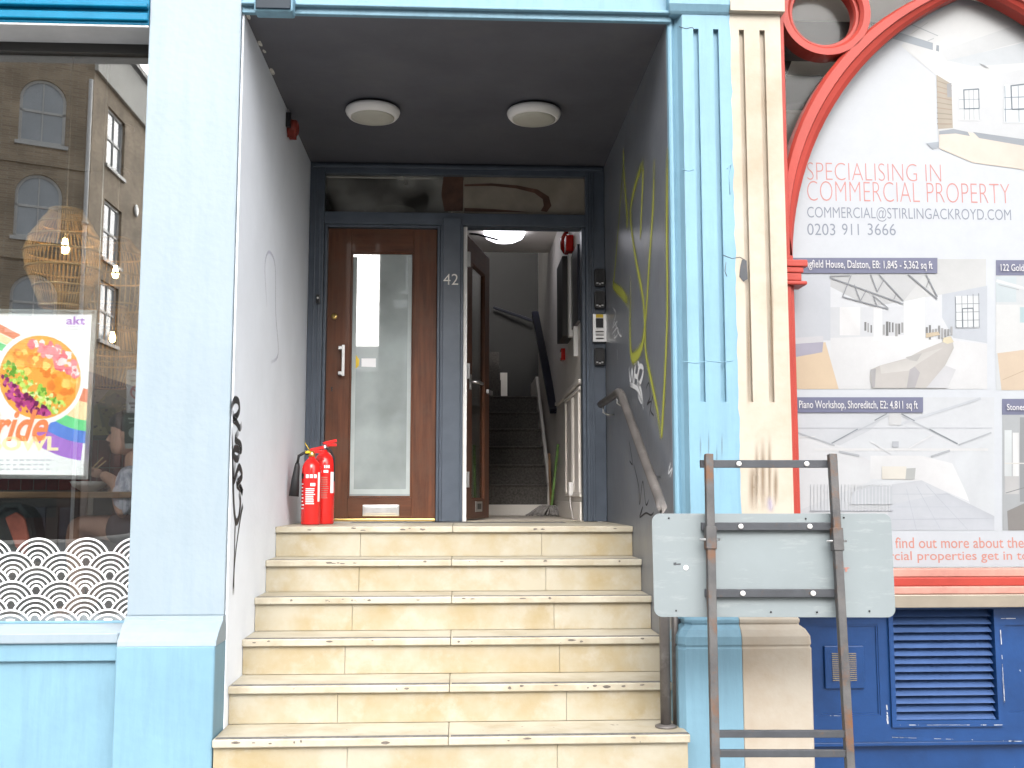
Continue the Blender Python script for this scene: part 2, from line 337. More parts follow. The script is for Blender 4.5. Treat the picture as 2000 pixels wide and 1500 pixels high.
def clone(o, parent=None, dv=(0, 0, 0)):
    c = o.copy(); col.objects.link(c); c.parent = parent
    if parent is None: c.location = o.location+Vector(dv)
    for ch in o.children: clone(ch, c)
    return c
def box(name, m, parent, *a, bevel=.002): return MB().box(*a).build(name, m, parent, bevel)
def structure(o): o['kind'] = 'structure'; return o

_dg = None
def text(name, s, rect, Y, m, parent, weight=0., shear=0., plane='y', depth=.0006, keep=False):
    """lettering fitted into rect = (x0, z0, x1, z1) on the plane y = Y, reading from -y"""
    c = bpy.data.curves.new(name, 'FONT'); c.body = s; c.size = 1; c.extrude = 0; c.offset = weight; c.shear = shear; c.resolution_u = 4
    o = bpy.data.objects.new(name+'_t', c); col.objects.link(o)
    dg = bpy.context.evaluated_depsgraph_get(); dg.update()
    me = bpy.data.meshes.new_from_object(o.evaluated_get(dg)); bpy.data.objects.remove(o); bpy.data.curves.remove(c)
    xs = [v.co.x for v in me.vertices]; ys = [v.co.y for v in me.vertices]
    x0, z0, x1, z1 = rect; base = parent_base(parent)
    for v in me.vertices:
        a = (v.co.x-min(xs))/(max(xs)-min(xs)); b = (v.co.y-min(ys))/(max(ys)-min(ys))
        v.co = Vector((x0+(x1-x0)*a, Y, z0+(z1-z0)*b))-base
    me.name = name; me.materials.clear(); me.materials.append(M[m] if isinstance(m, str) else m)
    r = bpy.data.objects.new(name, me); col.objects.link(r); r.parent = parent
    return r
def textpx(name, s, px, Y, m, parent, **k):   # px = (u0, vtop, u1, vbottom) read off the photograph, on the plane y = Y
    a = A(px[0], px[3], Y); b = A(px[2], px[1], Y)
    return text(name, s, (a[0], a[1], b[0], b[1]), Y, m, parent, **k)
NV = (116, 120, 154)
def sheet(name, items, Y, parent, m='print', step=.00008, shade=True):
    """flat print: items = (sRGB, outline in photo pixels), each laid on the one before"""
    b = MB()
    for i, (c, poly) in enumerate(items):
        y = Y-step*i
        if m == 'print' and parent.name.startswith('property'): c_ = tuple(q+(t_-q)*(.08 if c == NV else .28) for q, t_ in zip(c, (228, 232, 238)))  # letting poster inks pulled towards pale: the pane's reflection haze put into the colour
        else: c_ = c
        k = lin(c_)
        kk = [tuple(min(1, q*g) for q in k) for g in [random.uniform(.90, 1.06) if shade and c != NV else 1 for _ in poly]]
        b.quad(*[(A(u, v, Y)[0], y, A(u, v, Y)[1]) for u, v in poly], c=kk)
    return b.build(name, m, parent)
def ribbon(name, strokes, X, side, m, parent, w):
    for k, st in enumerate(strokes): stroke(name, [st], X, side*(1+.12*k), m, parent, w)
def stroke(name, strokes, X, side, m, parent, w):
    """paint stroke on the wall plane x = X: strokes = lists of (u, v[, width factor])"""
    b = MB()
    for st in strokes:
        P = [AX(q[0], q[1], X) for q in st]; W = [q[2] if len(q) > 2 else 1 for q in st]
        # smooth
        pts = []; ws = []
        for i in range(len(P)-1):
            p0 = P[max(i-1, 0)]; p1 = P[i]; p2 = P[i+1]; p3 = P[min(i+2, len(P)-1)]
            for k in range(6):
                t = k/6
                h = lambda a, b_, c, d: .5*((2*b_)+(-a+c)*t+(2*a-5*b_+4*c-d)*t*t+(-a+3*b_-3*c+d)*t**3)
                pts.append((h(p0[0], p1[0], p2[0], p3[0]), h(p0[1], p1[1], p2[1], p3[1]))); ws.append(W[i]*(1-t)+W[i+1]*t)
        pts.append(P[-1]); ws.append(W[-1])
        L = []
        for i, p in enumerate(pts):
            a = pts[max(i-1, 0)]; c = pts[min(i+1, len(pts)-1)]
            dy, dz = c[0]-a[0], c[1]-a[1]; n = math.hypot(dy, dz) or 1; k = w*ws[i]/2
            L.append(((p[0]-dz/n*k, p[1]+dy/n*k), p, (p[0]+dz/n*k, p[1]-dy/n*k)))
        n = len(L)-1
        for i in range(n):
            for s_, (j0, j1) in enumerate(((0, 1), (1, 2))):
                e = [min(1, 6*min(q/n, 1-q/n)+.15) for q in (i, i+1)]
                u = [(0, 1), (1, 0)][s_]
                b.quad((X+side, *L[i][j0]), (X+side, *L[i][j1]), (X+side, *L[i+1][j1]), (X+side, *L[i+1][j0]),
                       uv=[(u[0], e[0]), (u[1], e[0]), (u[1], e[1]), (u[0], e[1])])
    return b.build(name, m, parent)

# ------------------------------------------------------------------ main dimensions
ZG = -1.20            # pavement
W, D, H = 2.1, 2.30, 2.54
TR, RI = .291, .176   # tread, riser
NY = [1.218-TR*k for k in range(6)]

# ------------------------------------------------------------------ ground
structure(MB().box(-40, 40, -3.2, .9, ZG-.3, ZG).build('pavement', 'pave'))
structure(MB().box(-60, 60, -60, -3.2, ZG-.5, ZG-.12).build('road', 'asphalt'))
structure(MB().box(-60, 60, .9, 60, ZG-.3, ZG-.01).build('ground', 'pave'))

# ------------------------------------------------------------------ restaurant shopfront (left)
SF = thing('restaurant_shopfront', 'pale blue painted restaurant shopfront with big window, pillar and plinth', 'shopfront', (-.5, -.1, ZG))
box('pillar', 'litblue', SF, -.45, -.008, -.03, .3, -.37, 3.4, bevel=.006)
def loft(name, m, parent, x0, x1, yf, yb, prof, ch=0.012, left=1, right=1):
    rs = []
    for z, e in prof:
        a, b, c = x0-e*left, x1+e*right, yf-e
        rs.append([(a, yb, z), (a, c+ch, z), (a+ch*left, c, z), (b-ch*right, c, z), (b, c+ch, z), (b, yb, z)])
    return MB().rings(rs).build(name, m, parent, .004)
PX0 = A(220, 1400, -.213)[0]
loft('plinth', 'blue', SF, PX0, -.004, -.213, .1, [(ZG, 0), (-.485, 0)], .006)
loft('plinth_cap', 'litblue', SF, -.4515, -.006, -.032, .1, [(-.4845, .17), (-.462, .165), (-.43, .12), (-.40, .06), (-.388, .03), (-.372, .028), (-.3695, .012)], .006, -.10, .02)
GY = .2
gx1 = -.45
sill_z = A(100, 1217, GY)[1]
box('sill', 'litblue', SF, -4.2, PX0-.001, -.185, .24, sill_z-.045, sill_z, bevel=.006)
box('sill_board', 'blue', SF, -4.2, PX0-.0015, -.168, .1, A(100, 1292, -.168)[1], sill_z-.0455, bevel=.004)
z1 = A(100, 1292, -.168)[1]
MB().relief([-4.2, -3.3, -3.2, -1.6, -1.5, PX0-.001], [ZG, ZG+.1, z1-.0005], lambda i, j: 0 if (j == 0 or i in (1, 3)) else 1, [-.157, -.145]).build('stall_riser', 'blue', SF)
zt = A(150, 46, -.03)[1]
box('fascia', 'deepblue', SF, -4.2, -.4525, -.032, .3, zt, 3.4, bevel=.004)
box('fascia_moulding', 'deepblue', SF, -4.2, -.4527, -.05, -.0325, zt+.015, zt+.055, bevel=.006)
box('fascia_moulding', 'deepblue', SF, -4.2, -.4527, -.065, -.0325, zt+.075, zt+.10, bevel=.006)
box('soffit_board', 'soffit', SF, -4.2, -.4528, -.03, GY-.031, zt-.012, zt-.0006, bevel=.002)
box('window_head', 'hallgrey', SF, -4.2, -.4529, GY-.03, GY+.03, zt-.06, zt-.0005, bevel=.003)
box('upper_wall', 'litblue', SF, -4.2, -.009, .0, .3, 3.401, 6.5)
box('end_wall', 'litblue', SF, -4.4, -4.201, -.1, .3, ZG, 6.5)
MB().box(-4.2, -.4505, GY-.004, GY+.004, sill_z, zt-.06).build('window_pane', 'glass', SF)
box('window_bead', 'blue', SF, -4.2, -.4515, GY-.022, GY-.0045, sill_z+.0005, sill_z+.012, bevel=.002)

# wave pattern stickers on the pane
WV = thing('wave_sticker_band', 'white overlapping wave scallop stickers along bottom of restaurant window', 'window sticker', (-1, GY-.006, sill_z))
c0 = A(73, 1097, GY-.006); s1 = A(168, 1097, GY-.006)[0]-c0[0]; rr = s1*.497; dz = .0675
def inside(px, pz, row, cx_, cz_):
    for r2 in range(row+1, row+4):
        z2 = c0[1]-r2*dz; off = c0[0]+(s1/2 if r2 % 2 else 0)
        k = round((px-off)/s1); 
        for kk in (k-1, k, k+1):
            if math.hypot(px-(off+kk*s1), pz-z2) < rr*1.005: return True
    return False
for row in range(7):
    for kk in range(-2, 4):
        cx_ = c0[0]+kk*s1+(s1/2 if row % 2 else 0); cz_ = c0[1]-row*dz
        if cx_-rr > -.47 or A(0, 1100, GY)[0] > cx_+rr+.1: continue
        b = MB(); n = 72
        for (ra, rb) in ((1, .925), (.80, .725), (.60, .525), (.40, .325), (.235, .16)):
            for i in range(n):
                a0, a1 = math.pi*1.1*i/n-.15, math.pi*1.1*(i+1)/n-.15; am = (a0+a1)/2; rm = rr*(ra+rb)/2
                px, pz = cx_+rm*math.cos(am), cz_+rm*math.sin(am)
                if inside(px, pz, row, cx_, cz_) or px > -.455 or pz < sill_z+.014: continue
                b.quad(*[(cx_+rr*q*math.cos(a), GY-.0062, cz_+rr*q*math.sin(a)) for q, a in ((ra, a0), (rb, a0), (rb, a1), (ra, a1))])
        if b.f: b.build('scallop', 'film', WV, weld=True)

# ------------------------------------------------------------------ entrance porch
PO = thing('entrance_porch', 'recessed porch with white left wall, dark grey right wall and ceiling', 'porch', (1.05, 1.1, 0))
lw = MB().box(-.3, 0, .0, D+.3, ZG, H+.06).build('white_side_wall', 'white', PO, .006)
rw = MB().box(W, W+.28, .03, D+.3, ZG, H+.06).build('grey_side_wall', 'slatewall', PO, .003)
MB().box(.0005, W-.0005, .012, D+.3, H, H+.1).build('porch_ceiling', 'ceil', PO)
box('lintel', 'blue', PO, -.0075, W+.02, -.02, .0115, H-.002, 3.4, bevel=.004)
box('lintel_moulding', 'blue', PO, -.0072, W+.02, -.05, -.0205, H+.03, H+.045, bevel=.004)
box('lintel_fascia', 'blue', PO, -.0074, W+.02, .012, .3, H+.101, 6.5)
# old chipped plaster along ceiling corner
for (u, v, r_) in ((508, 85, .03), (516, 100, .018), (532, 140, .03), (486, 33, .018), (603, 322, .015)):
    y, z = AX(u, v, .0)
    p = [(y+random.uniform(.6, 1.2)*r_*math.cos(a)*1.6, H-.0012) for a in (0,)]
    x0, y0 = AZ(u, v, H)
    pts = [(max(.002, x0+r_*random.uniform(.3, .7)*math.cos(k*math.pi/4)), y0+r_*random.uniform(1.0, 2.0)*math.sin(k*math.pi/4), H-.0012) for k in range(8)]
    MB().quad(*pts).build('plaster_chip', 'chip', PO)
# graffiti
tg = ribbon('black_graffiti', [
    [(458, 818), (452, 800), (457, 782), (465, 784), (467, 800), (462, 812), (455, 818), (462, 826), (468, 836), (472, 828)],
    [(452, 820), (454, 900), (456, 980), (460, 1018), (466, 1010), (469, 980), (466, 960)],
    [(466, 842), (459, 858), (469, 868), (470, 880), (458, 876), (457, 892), (464, 896), (468, 880)],
    [(459, 900), (456, 940), (466, 912), (472, 930), (462, 945), (470, 955), (473, 962), (462, 930)],
    [(474, 985, 1), (470, 1005, .7), (462, 1060, .5), (457, 1110, .5), (455, 1162, 1.2)],
    [(459, 1015, .7), (457, 1090, .4), (455, 1150, .5)]], 0, .0012, 'spblack', lw, .042)
ribbon('lilac_graffiti', [[(521, 600), (517, 520), (525, 492), (537, 520), (538, 610), (543, 690), (528, 708)]], 0, .0012, 'splilac', lw, .03)
ribbon('yellow_graffiti', [
    [(1218, 288), (1219, 340), (1225, 420, 1.3), (1224, 448, .7)],
    [(1218, 310, .6), (1210, 420, .7), (1200, 540), (1198, 556, 1.3), (1214, 572, 1.7), (1229, 592, 1.6)],
    [(1232, 540, .6), (1231, 640), (1233, 690, 1.3), (1240, 698, 1.8), (1255, 672, 1.2), (1263, 600), (1268, 520), (1276, 400), (1278, 310, .9)],
    [(1258, 318, 1.5), (1246, 345, 1.2), (1233, 400), (1233, 440), (1243, 510), (1256, 580), (1260, 640), (1262, 690), (1274, 750), (1284, 800), (1292, 855, 1.4)],
    [(1257, 325, 1.3), (1254, 400), (1251, 470, 1.2)],
    [(1304, 290, 1.2), (1303, 450), (1304, 600), (1300, 720), (1294, 830, 1.3), (1293, 858)]], W, -.0012, 'spyellow', rw, .062)
ribbon('yellow_overspray', [[(1218, 288), (1219, 340), (1225, 420), (1224, 448)], [(1232, 540), (1231, 640), (1233, 690), (1240, 698), (1255, 672), (1263, 600), (1268, 520), (1276, 400), (1278, 310)], [(1258, 318), (1246, 345), (1233, 400), (1233, 440), (1243, 510), (1256, 580), (1260, 640), (1262, 690), (1274, 750), (1284, 800), (1292, 855)], [(1304, 290), (1303, 450), (1304, 600), (1300, 720), (1294, 830)]], W, -.0008, 'spyellow2', rw, .17)
ribbon('white_graffiti', [
    [(1229, 718), (1232, 745), (1235, 722), (1238, 752), (1241, 705)],
    [(1243, 712), (1240, 730), (1245, 735), (1249, 715), (1245, 708)],
    [(1240, 758), (1252, 745), (1257, 722), (1250, 716), (1246, 742), (1253, 765), (1258, 800, .5)],
    [(1230, 750), (1246, 760), (1254, 785), (1246, 770)]], W, -.0016, 'spwhite', rw, .036)
ribbon('scratched_graffiti', [
    [(1196, 600), (1203, 612), (1197, 640), (1206, 628), (1200, 660), (1212, 645)],
    [(1200, 625), (1208, 650), (1215, 658)], [(1195, 655), (1206, 640), (1210, 655)], [(1206, 680), (1207, 705, .5)],
    [(1312, 900), (1306, 925), (1314, 915), (1309, 935)]], W, -.0016, 'spwhite', rw, .012)
ribbon('dark_graffiti', [
    [(1262, 760), (1268, 748), (1270, 775), (1264, 790), (1272, 785), (1268, 815)], [(1276, 770), (1271, 800), (1278, 812)],
    [(1229, 860), (1236, 905), (1230, 900)], [(1238, 905), (1248, 950), (1250, 985), (1256, 940), (1262, 985), (1268, 975)],
    [(1250, 1012), (1256, 990), (1250, 1010), (1262, 1002), (1272, 1006), (1278, 1000)]], W, -.0014, 'spblack', rw, .012)

# ------------------------------------------------------------------ steps
ST = thing('entrance_steps', 'six cream stone steps with dark grip strips leading up to doors', 'steps', (1.05, .3, ZG))
rj = [(704, 1058), (701, 1066), (688, 1082), (674, 1093), (660, 1106), (679, 1088)]
tj = [884, 882, 882, 880, 878, 876]
TH = .036
for k in range(6):
    y0 = NY[k]; zt_ = -RI*k
    yb = (NY[k-1]+.024) if k else D-.02
    zr = zt_-RI
    if k == 5: zr = ZG
    js = [.0015]+[A(u, 900, y0)[0] for u in rj[k]]+[W-.0015]
    vmid = 1000+70*k
    js = [.0015]+[A(u, vmid+60, y0+.022)[0] for u in rj[k]]+[W-.0015]
    for a, b in zip(js, js[1:]):
        box('riser_slab', 'stone', ST, a+.0008, b-.0008, y0+.022+random.uniform(-.001, .001), y0+.06, zr+.001, zt_-TH-.0005, bevel=.0015)
    xm = A(tj[k], vmid+30, y0)[0]
    xe = W+(.005 if k == 5 else -.001)
    for a, b in ((.0008, xm-.0008), (xm+.0008, xe)):
        t = box('tread_slab', 'tread', ST, a, b, y0, yb, zt_-TH, zt_+random.uniform(-.0008, 0), bevel=.005)
        if k: box('grip_strip', 'strip', t, a+.01, b-.002 if b > xm else b, y0+.008, y0+.044, zt_-.001, zt_+.0012, bevel=0)
    box('step_core', 'stone', ST, .01, W-.01, y0+.061, y0+TR+.08 if k else D-.03, ZG+.001, zt_-TH-.001, bevel=0)
box('landing_wear', 'strip', ST, .35, 1.78, D-.30, D-.06, -.0008, .0015, bevel=0)

# ------------------------------------------------------------------ door frame with transom
DF = thing('door_frame', 'slate grey painted double door frame with transom light, numbered 42', 'door frame', (1.05, D, 0))
box('jamb', 'slate', DF, .002, .105, D, D+.14, 0.001, H-.001, bevel=.004)
box('jamb', 'slate', DF, 1.962, W-.002, D, D+.14, 0.001, H-.001, bevel=.004)
box('head', 'slate', DF, .1052, 1.9618, D+.002, D+.14, 2.462, H-.001, bevel=.004)
box('head_moulding', 'slate', DF, .02, 2.08, D-.022, D+.001, 2.50, 2.522, bevel=.005)
box('transom_rail', 'slate', DF, .1052, 1.9618, D+.004, D+.14, 2.095, 2.182, bevel=.004)
MUL = box('mullion', 'slate', DF, .928, 1.09, D-.006, D+.14, .001, 2.0945, bevel=.004)
box('mullion_face', 'slate', DF, .945, 1.073, D-.024, D-.0065, .001, 2.14, bevel=.005)
for x0, x1 in ((.1053, .128), (.905, .9275), (1.935, 1.9615)):
    box('stop_bead', 'slate', DF, x0, x1, D+.022, D+.139, .001, 2.0945, bevel=.005)
box('stop_bead', 'slate', DF, .1285, .9045, D+.022, D+.139, 2.076, 2.0945, bevel=.004)
box('stop_bead', 'slate', DF, 1.11, 1.9345, D+.022, D+.139, 2.09, 2.0946, bevel=.002)
for x in (.035, .07):
    box('jamb_moulding', 'slate', DF, x, x+.012, D-.008, D-.0005, .002, 2.49, bevel=.003)
for x in (1.975, 1.992, 2.012):
    box('jamb_moulding', 'slate', DF, x, x+.006, D-.008, D-.0005, .002, 2.49, bevel=.002)
box('hinge_jamb', 'whitepl', DF, 1.0905, 1.118, D+.028, D+.139, .001, 2.0895, bevel=.002)
MB().box(.1056, 1.088, D+.05, D+.056, 2.1825, 2.4615).build('transom_pane', 'glassd', DF)
MB().box(1.0885, 1.9614, D+.05, D+.056, 2.1825, 2.4615).build('transom_pane', 'glassd2', DF)
MB().box(.1, .93, D+.10, D+.11, 2.19, 2.455).build('transom_backing', 'dark', DF)
def patch(name, m, pts, y, parent):
    P = [A(u, v, y) for u, v in pts]
    return MB().quad(*[(a, y, b) for a, b in P]).build(name, m, parent)
patch('varnish_stain', 'stain', [(866, 345), (905, 346), (904, 412), (868, 412), (862, 380)], D+.0485, DF)
b = MB(); outer = [(907, 360), (960, 358), (1010, 362), (1050, 370), (1072, 384), (1077, 402), (1068, 414)]
inner = [(907, 364), (960, 363), (1008, 368), (1044, 377), (1060, 389), (1062, 402), (1056, 412)]
for i in range(6):
    b.quad(*[(A(u, v, D+.0485)[0], D+.0485, A(u, v, D+.0485)[1]) for u, v in (outer[i], outer[i+1], inner[i+1], inner[i])])
b.build('varnish_stain', 'stain', DF, weld=True)
patch('varnish_stain', 'stain', [(907, 406), (960, 408), (1010, 412), (1040, 415), (907, 413)], D+.0485, DF)
textpx('door_number', '42', (866, 535, 895, 556), D-.027, 'numeral', DF, weight=-.005)
box('threshold', 'brass', DF, .13, .903, D-.012, D+.06, .002, .022, bevel=.004)
box('threshold', 'tread', DF, 1.119, 1.934, D+.0, D+.16, .0015, .006, bevel=.001)
bz = thing('door_buzzer', 'tiny black bell push with white button on left door jamb', 'door bell', (.06, D-.02, 1.58))
bx, bzz = A(621, 584, D-.02)
box('bell_case', 'black', bz, bx-.013, bx+.013, D-.03, D-.0005, bzz-.032, bzz+.032, bevel=.004)
MB().lathe((bx, D-.0302, bzz+.006), [(.0075, 0), (.0075, -.003), (.004, -.005), (.0, -.005)], 14, 'y').build('push_button', 'whitepl', bz)

# ------------------------------------------------------------------ wooden doors
def door(name, label, w_, h_, hang):
    t = thing(name, label, 'door', (0, 0, 0))
    sw = .165
    box('stile', 'woodv', t, 0, sw, 0, .045, 0, h_, bevel=.003); box('stile', 'woodv', t, w_-sw, w_, 0, .045, 0, h_, bevel=.003)
    box('top_rail', 'woodh', t, sw+.0004, w_-sw-.0004, 0.0005, .0445, h_-.17, h_, bevel=.002)
    box('bottom_rail', 'woodh', t, sw+.0004, w_-sw-.0004, 0.0005, .0445, 0, .14, bevel=.002)
    p = MB().box(sw+.001, w_-sw-.001, .018, .026, .1405, h_-.1705).build('glass_pane', 'doorpane' if hang else 'glassdoor', t)
    for x0, x1, z0, z1 in ((sw+.0005, sw+.012, .141, h_-.171), (w_-sw-.012, w_-sw-.0005, .141, h_-.171), (sw+.0125, w_-sw-.0125, .141, .152), (sw+.0125, w_-sw-.0125, h_-.182, h_-.171)):
        box('glazing_bead', 'woodv', t, x0, x1, .006, .0175, z0, z1, bevel=.002)
    return t
DY = D+.055
d1 = door('wooden_door', 'closed brown wooden door with tall reflective glass panel and steel handle', .772, 2.047, True)
d1.location = (.1302, DY, .026)
box('etched_border', 'film2', d1, .1302+.178, .1302+.205, DY+.0165, DY+.0178, .19, 1.87, bevel=0)
box('etched_border', 'film2', d1, .1302+.567, .1302+.593, DY+.0165, DY+.0178, .19, 1.87, bevel=0)
box('etched_border', 'film2', d1, .1302+.2052, .1302+.5668, DY+.0165, DY+.0178, .19, .225, bevel=0)
hx0, hz0 = A(667, 677, DY-.04); _, hz1 = A(667, 731, DY-.04)
ph = box('pull_handle', 'steel', d1, hx0+.004, hx0+.024, DY-.052, DY-.038, hz1-.012, hz0+.012, bevel=.002)
for z in (hz0-.008, hz1+.008): box('handle_bracket', 'steel', ph, hx0-.020, hx0+.0035, DY-.05, DY-.0005, z-.012, z+.012, bevel=.002)
lx, lz = A(653, 618, DY)
cyl = MB().lathe((lx, DY, lz), [(.022, 0), (.022, -.006), (.016, -.012), (0, -.012)], 20, 'y').build('cylinder_lock', 'brass', d1)
box('key_slot', 'black', cyl, lx-.0015, lx+.0015, DY-.0128, DY-.0118, lz-.006, lz+.006, bevel=0)
kx, kz = A(648, 760, DY); MB().prism([(kx-.005, kz-.016), (kx+.005, kz-.016), (kx+.004, kz), (kx+.007, kz+.01), (kx, kz+.018), (kx-.007, kz+.01), (kx-.004, kz)], DY-.001, DY-.0002).build('keyhole', 'black', d1)
a0 = A(708, 1008, DY); a1 = A(780, 986, DY)
lp = box('letter_plate', 'steel', d1, a0[0], a1[0], DY-.008, DY-.0006, a0[1], a1[1], bevel=.003)
box('letter_flap', 'steel', lp, a0[0]+.016, a1[0]-.016, DY-.0125, DY-.0082, a0[1]+.016, a1[1]-.012, bevel=.003)
patch('paper_notice', 'film', [(706, 700), (734, 700), (734, 717), (706, 716)], DY+.0171, d1)
patch('yellow_sticker', 'yellow', [(689, 698), (696, 694), (702, 703), (701, 714), (694, 721), (688, 716)], DY+.0171, d1)

d2 = door('wooden_door', 'brown wooden door standing open into the hall, with narrow view of glass', .77, 2.045, False)
d2.location = (1.119, D+.135, .012); d2.rotation_euler = (0, 0, R(76.5))
def at2(x, y, z): return (1.119+x, D+.135+y, .012+z)
def box2(name, m, p, x0, x1, y0, y1, z0, z1, bevel=.002):
    b = MB().box(x0, x1, y0, y1, z0, z1); return b.build(name, m, p, bevel, local=True)
lv = MB().tube([(.10, -.002, .985), (.10, -.05, .985), (.12, -.058, .985), (.25, -.058, .985)], .011, 10).build('lever_handle', 'steel', d2, local=True)
box2('handle_plate', 'steel', d2, .075, .125, -.008, -.0005, .93, 1.04)
box2('pull_bar', 'steel', d2, .40, .55, -.075, -.055, .93, .96)
l2 = box2('letter_plate', 'steel', d2, .28, .50, -.007, -.0005, .05, .125)
box2('letter_opening', 'black', l2, .33, .46, -.0085, -.0072, .068, .11, bevel=0)
for z in (.28, 1.05, 1.86): box2('hinge', 'steel', d2, -.028, .0, -.025, -.004, z-.055, z+.055)
cl = MB().tube([(.03, -.01, 2.06), (.12, -.05, 2.075), (.3, -.16, 2.075)], .008, 8).build('closer_arm', 'black', d2, local=True)

# ------------------------------------------------------------------ bells, keypad
def bell(label, v):
    x, z = A(1171, v, D-.02)
    t = thing('wall_bell', label, 'door bell', (x, D-.001, z), 'black door bells beside the open door')
    MB().prism([(x-.039, z-.05), (x-.027, z-.064), (x+.027, z-.064), (x+.039, z-.05), (x+.039, z+.054), (x+.03, z+.064), (x-.03, z+.064), (x-.039, z+.054)], D-.034, D-.0085).build('bell_case', 'black', t, .005)
    MB().prism([(x-.024, z-.032), (x+.024, z-.032), (x+.021, z+.05), (x-.021, z+.05)], D-.039, D-.0345).build('bell_cover', 'blackm', t, .002)
    for dx in (-.018, 0, .018): box('chrome_mark', 'steel', t, x+dx-.0068, x+dx+.0068, D-.0365, D-.0342, z-.05+abs(dx)*.35, z-.042+abs(dx)*.35, bevel=.001)
bell('topmost of three black door bells on right door jamb', 543)
bell('black door bell directly above the steel keypad on right jamb', 586)
bell('lowest black door bell, under the steel keypad on right jamb', 697)
x, z = A(1171, 641, D-.02)
KP = thing('entry_keypad', 'steel entry phone panel with yellow label between black door bells', 'intercom', (x, D-.001, z))
box('backing_box', 'black', KP, x-.049, x+.052, D-.02, D-.0085, z-.106, z+.098, bevel=.003)
box('face_plate', 'steel', KP, x-.049, x+.049, D-.026, D-.0205, z-.098, z+.10, bevel=.002)
box('yellow_label', 'yellow', KP, x-.026, x+.026, D-.0275, D-.0262, z+.074, z+.098, bevel=0)
box('speaker_panel', 'blackm', KP, x-.027, x+.027, D-.0285, D-.0262, z+.002, z+.07, bevel=.002)
for i in range(3):
    bt = box('call_button', 'whitepl', KP, x-.028, x+.028, D-.031, D-.0262, z-.022-.025*i, z-.004-.025*i, bevel=.002)
    box('button_gap', 'black', bt, x-.028, x+.028, D-.0285, D-.0263, z-.0285-.025*i, z-.0225-.025*i, bevel=0)

# ------------------------------------------------------------------ porch ceiling lights
def clight(label, c):
    t = thing('ceiling_light', label, 'ceiling light', (c[0], c[1], H), 'round porch ceiling lights')
    MB().lathe((c[0], c[1], H), [(.148, -.0005), (.150, -.012), (.150, -.0125)], 40).build('base_gasket', 'blackm', t)
    MB().lathe((c[0], c[1], H), [(.15, -.0128), (.163, -.018), (.166, -.03), (.160, -.048), (.145, -.066), (.134, -.070), (.131, -.066)], 48).build('rim', 'whitepl', t)
    MB().lathe((c[0], c[1], H), [(.1325, -.062), (.131, -.071), (.11, -.079), (.07, -.085), (.0, -.087)], 40).build('diffuser', 'diff', t)
clight('white round ceiling light above the closed wooden door', (.53, 1.22))
clight('white round ceiling light above the open doorway', (1.515, 1.20))
# broken red sounder on white wall
y0, z0 = AX(562, 250, 0)
AL = thing('alarm_sounder', 'broken dark red alarm sounder hanging by wires high on white wall', 'alarm', (0, y0, z0))
MB().lathe((.004, y0, z0), [(.05, -.003), (.055, .02), (.05, .05), (.036, .06), (.03, .055), (.028, .03), (0, .03)], 18, 'x').build('sounder_shell', 'redbell', AL)
for k in range(5): box('broken_rib', 'redbell', AL, .006, .05, y0-.05+.02*k, y0-.043+.02*k, z0-.075+random.uniform(0, .015), z0-.03, bevel=.002)
box('mounting_block', 'black', AL, .0005, .03, y0-.085, y0-.05, z0-.02, z0+.07, bevel=.004)
for k in (-.02, .0): MB().tube([(.02, y0+k, z0+.03), (.022, y0+k-.02, z0+.07), (.012, y0+k-.03, z0+.10), (.004, y0+k-.035, min(H-.003, z0+.13))], .003, 6).build('wire', 'hdpe', AL)
# flood lamp box on lintel
fa = A(497, 0, -.13); fb = A(572, 24, -.13)
FL = thing('floodlight', 'small blue painted lamp box fixed to lintel above the porch', 'floodlight', ((fa[0]+fb[0])/2, -.05, fb[1]))
box('lamp_body', 'blue', FL, fa[0], fb[0], -.14, -.055, fb[1], fb[1]+.11, bevel=.01)
box('lamp_face', 'lampface', FL, fa[0]+.008, fb[0]-.008, -.149, -.1405, fb[1]+.008, fb[1]+.1, bevel=.004)
box('lamp_bracket', 'blue', FL, fa[0]+.05, fb[0]-.05, -.0548, -.0207, fb[1]+.05, fb[1]+.09, bevel=.002)

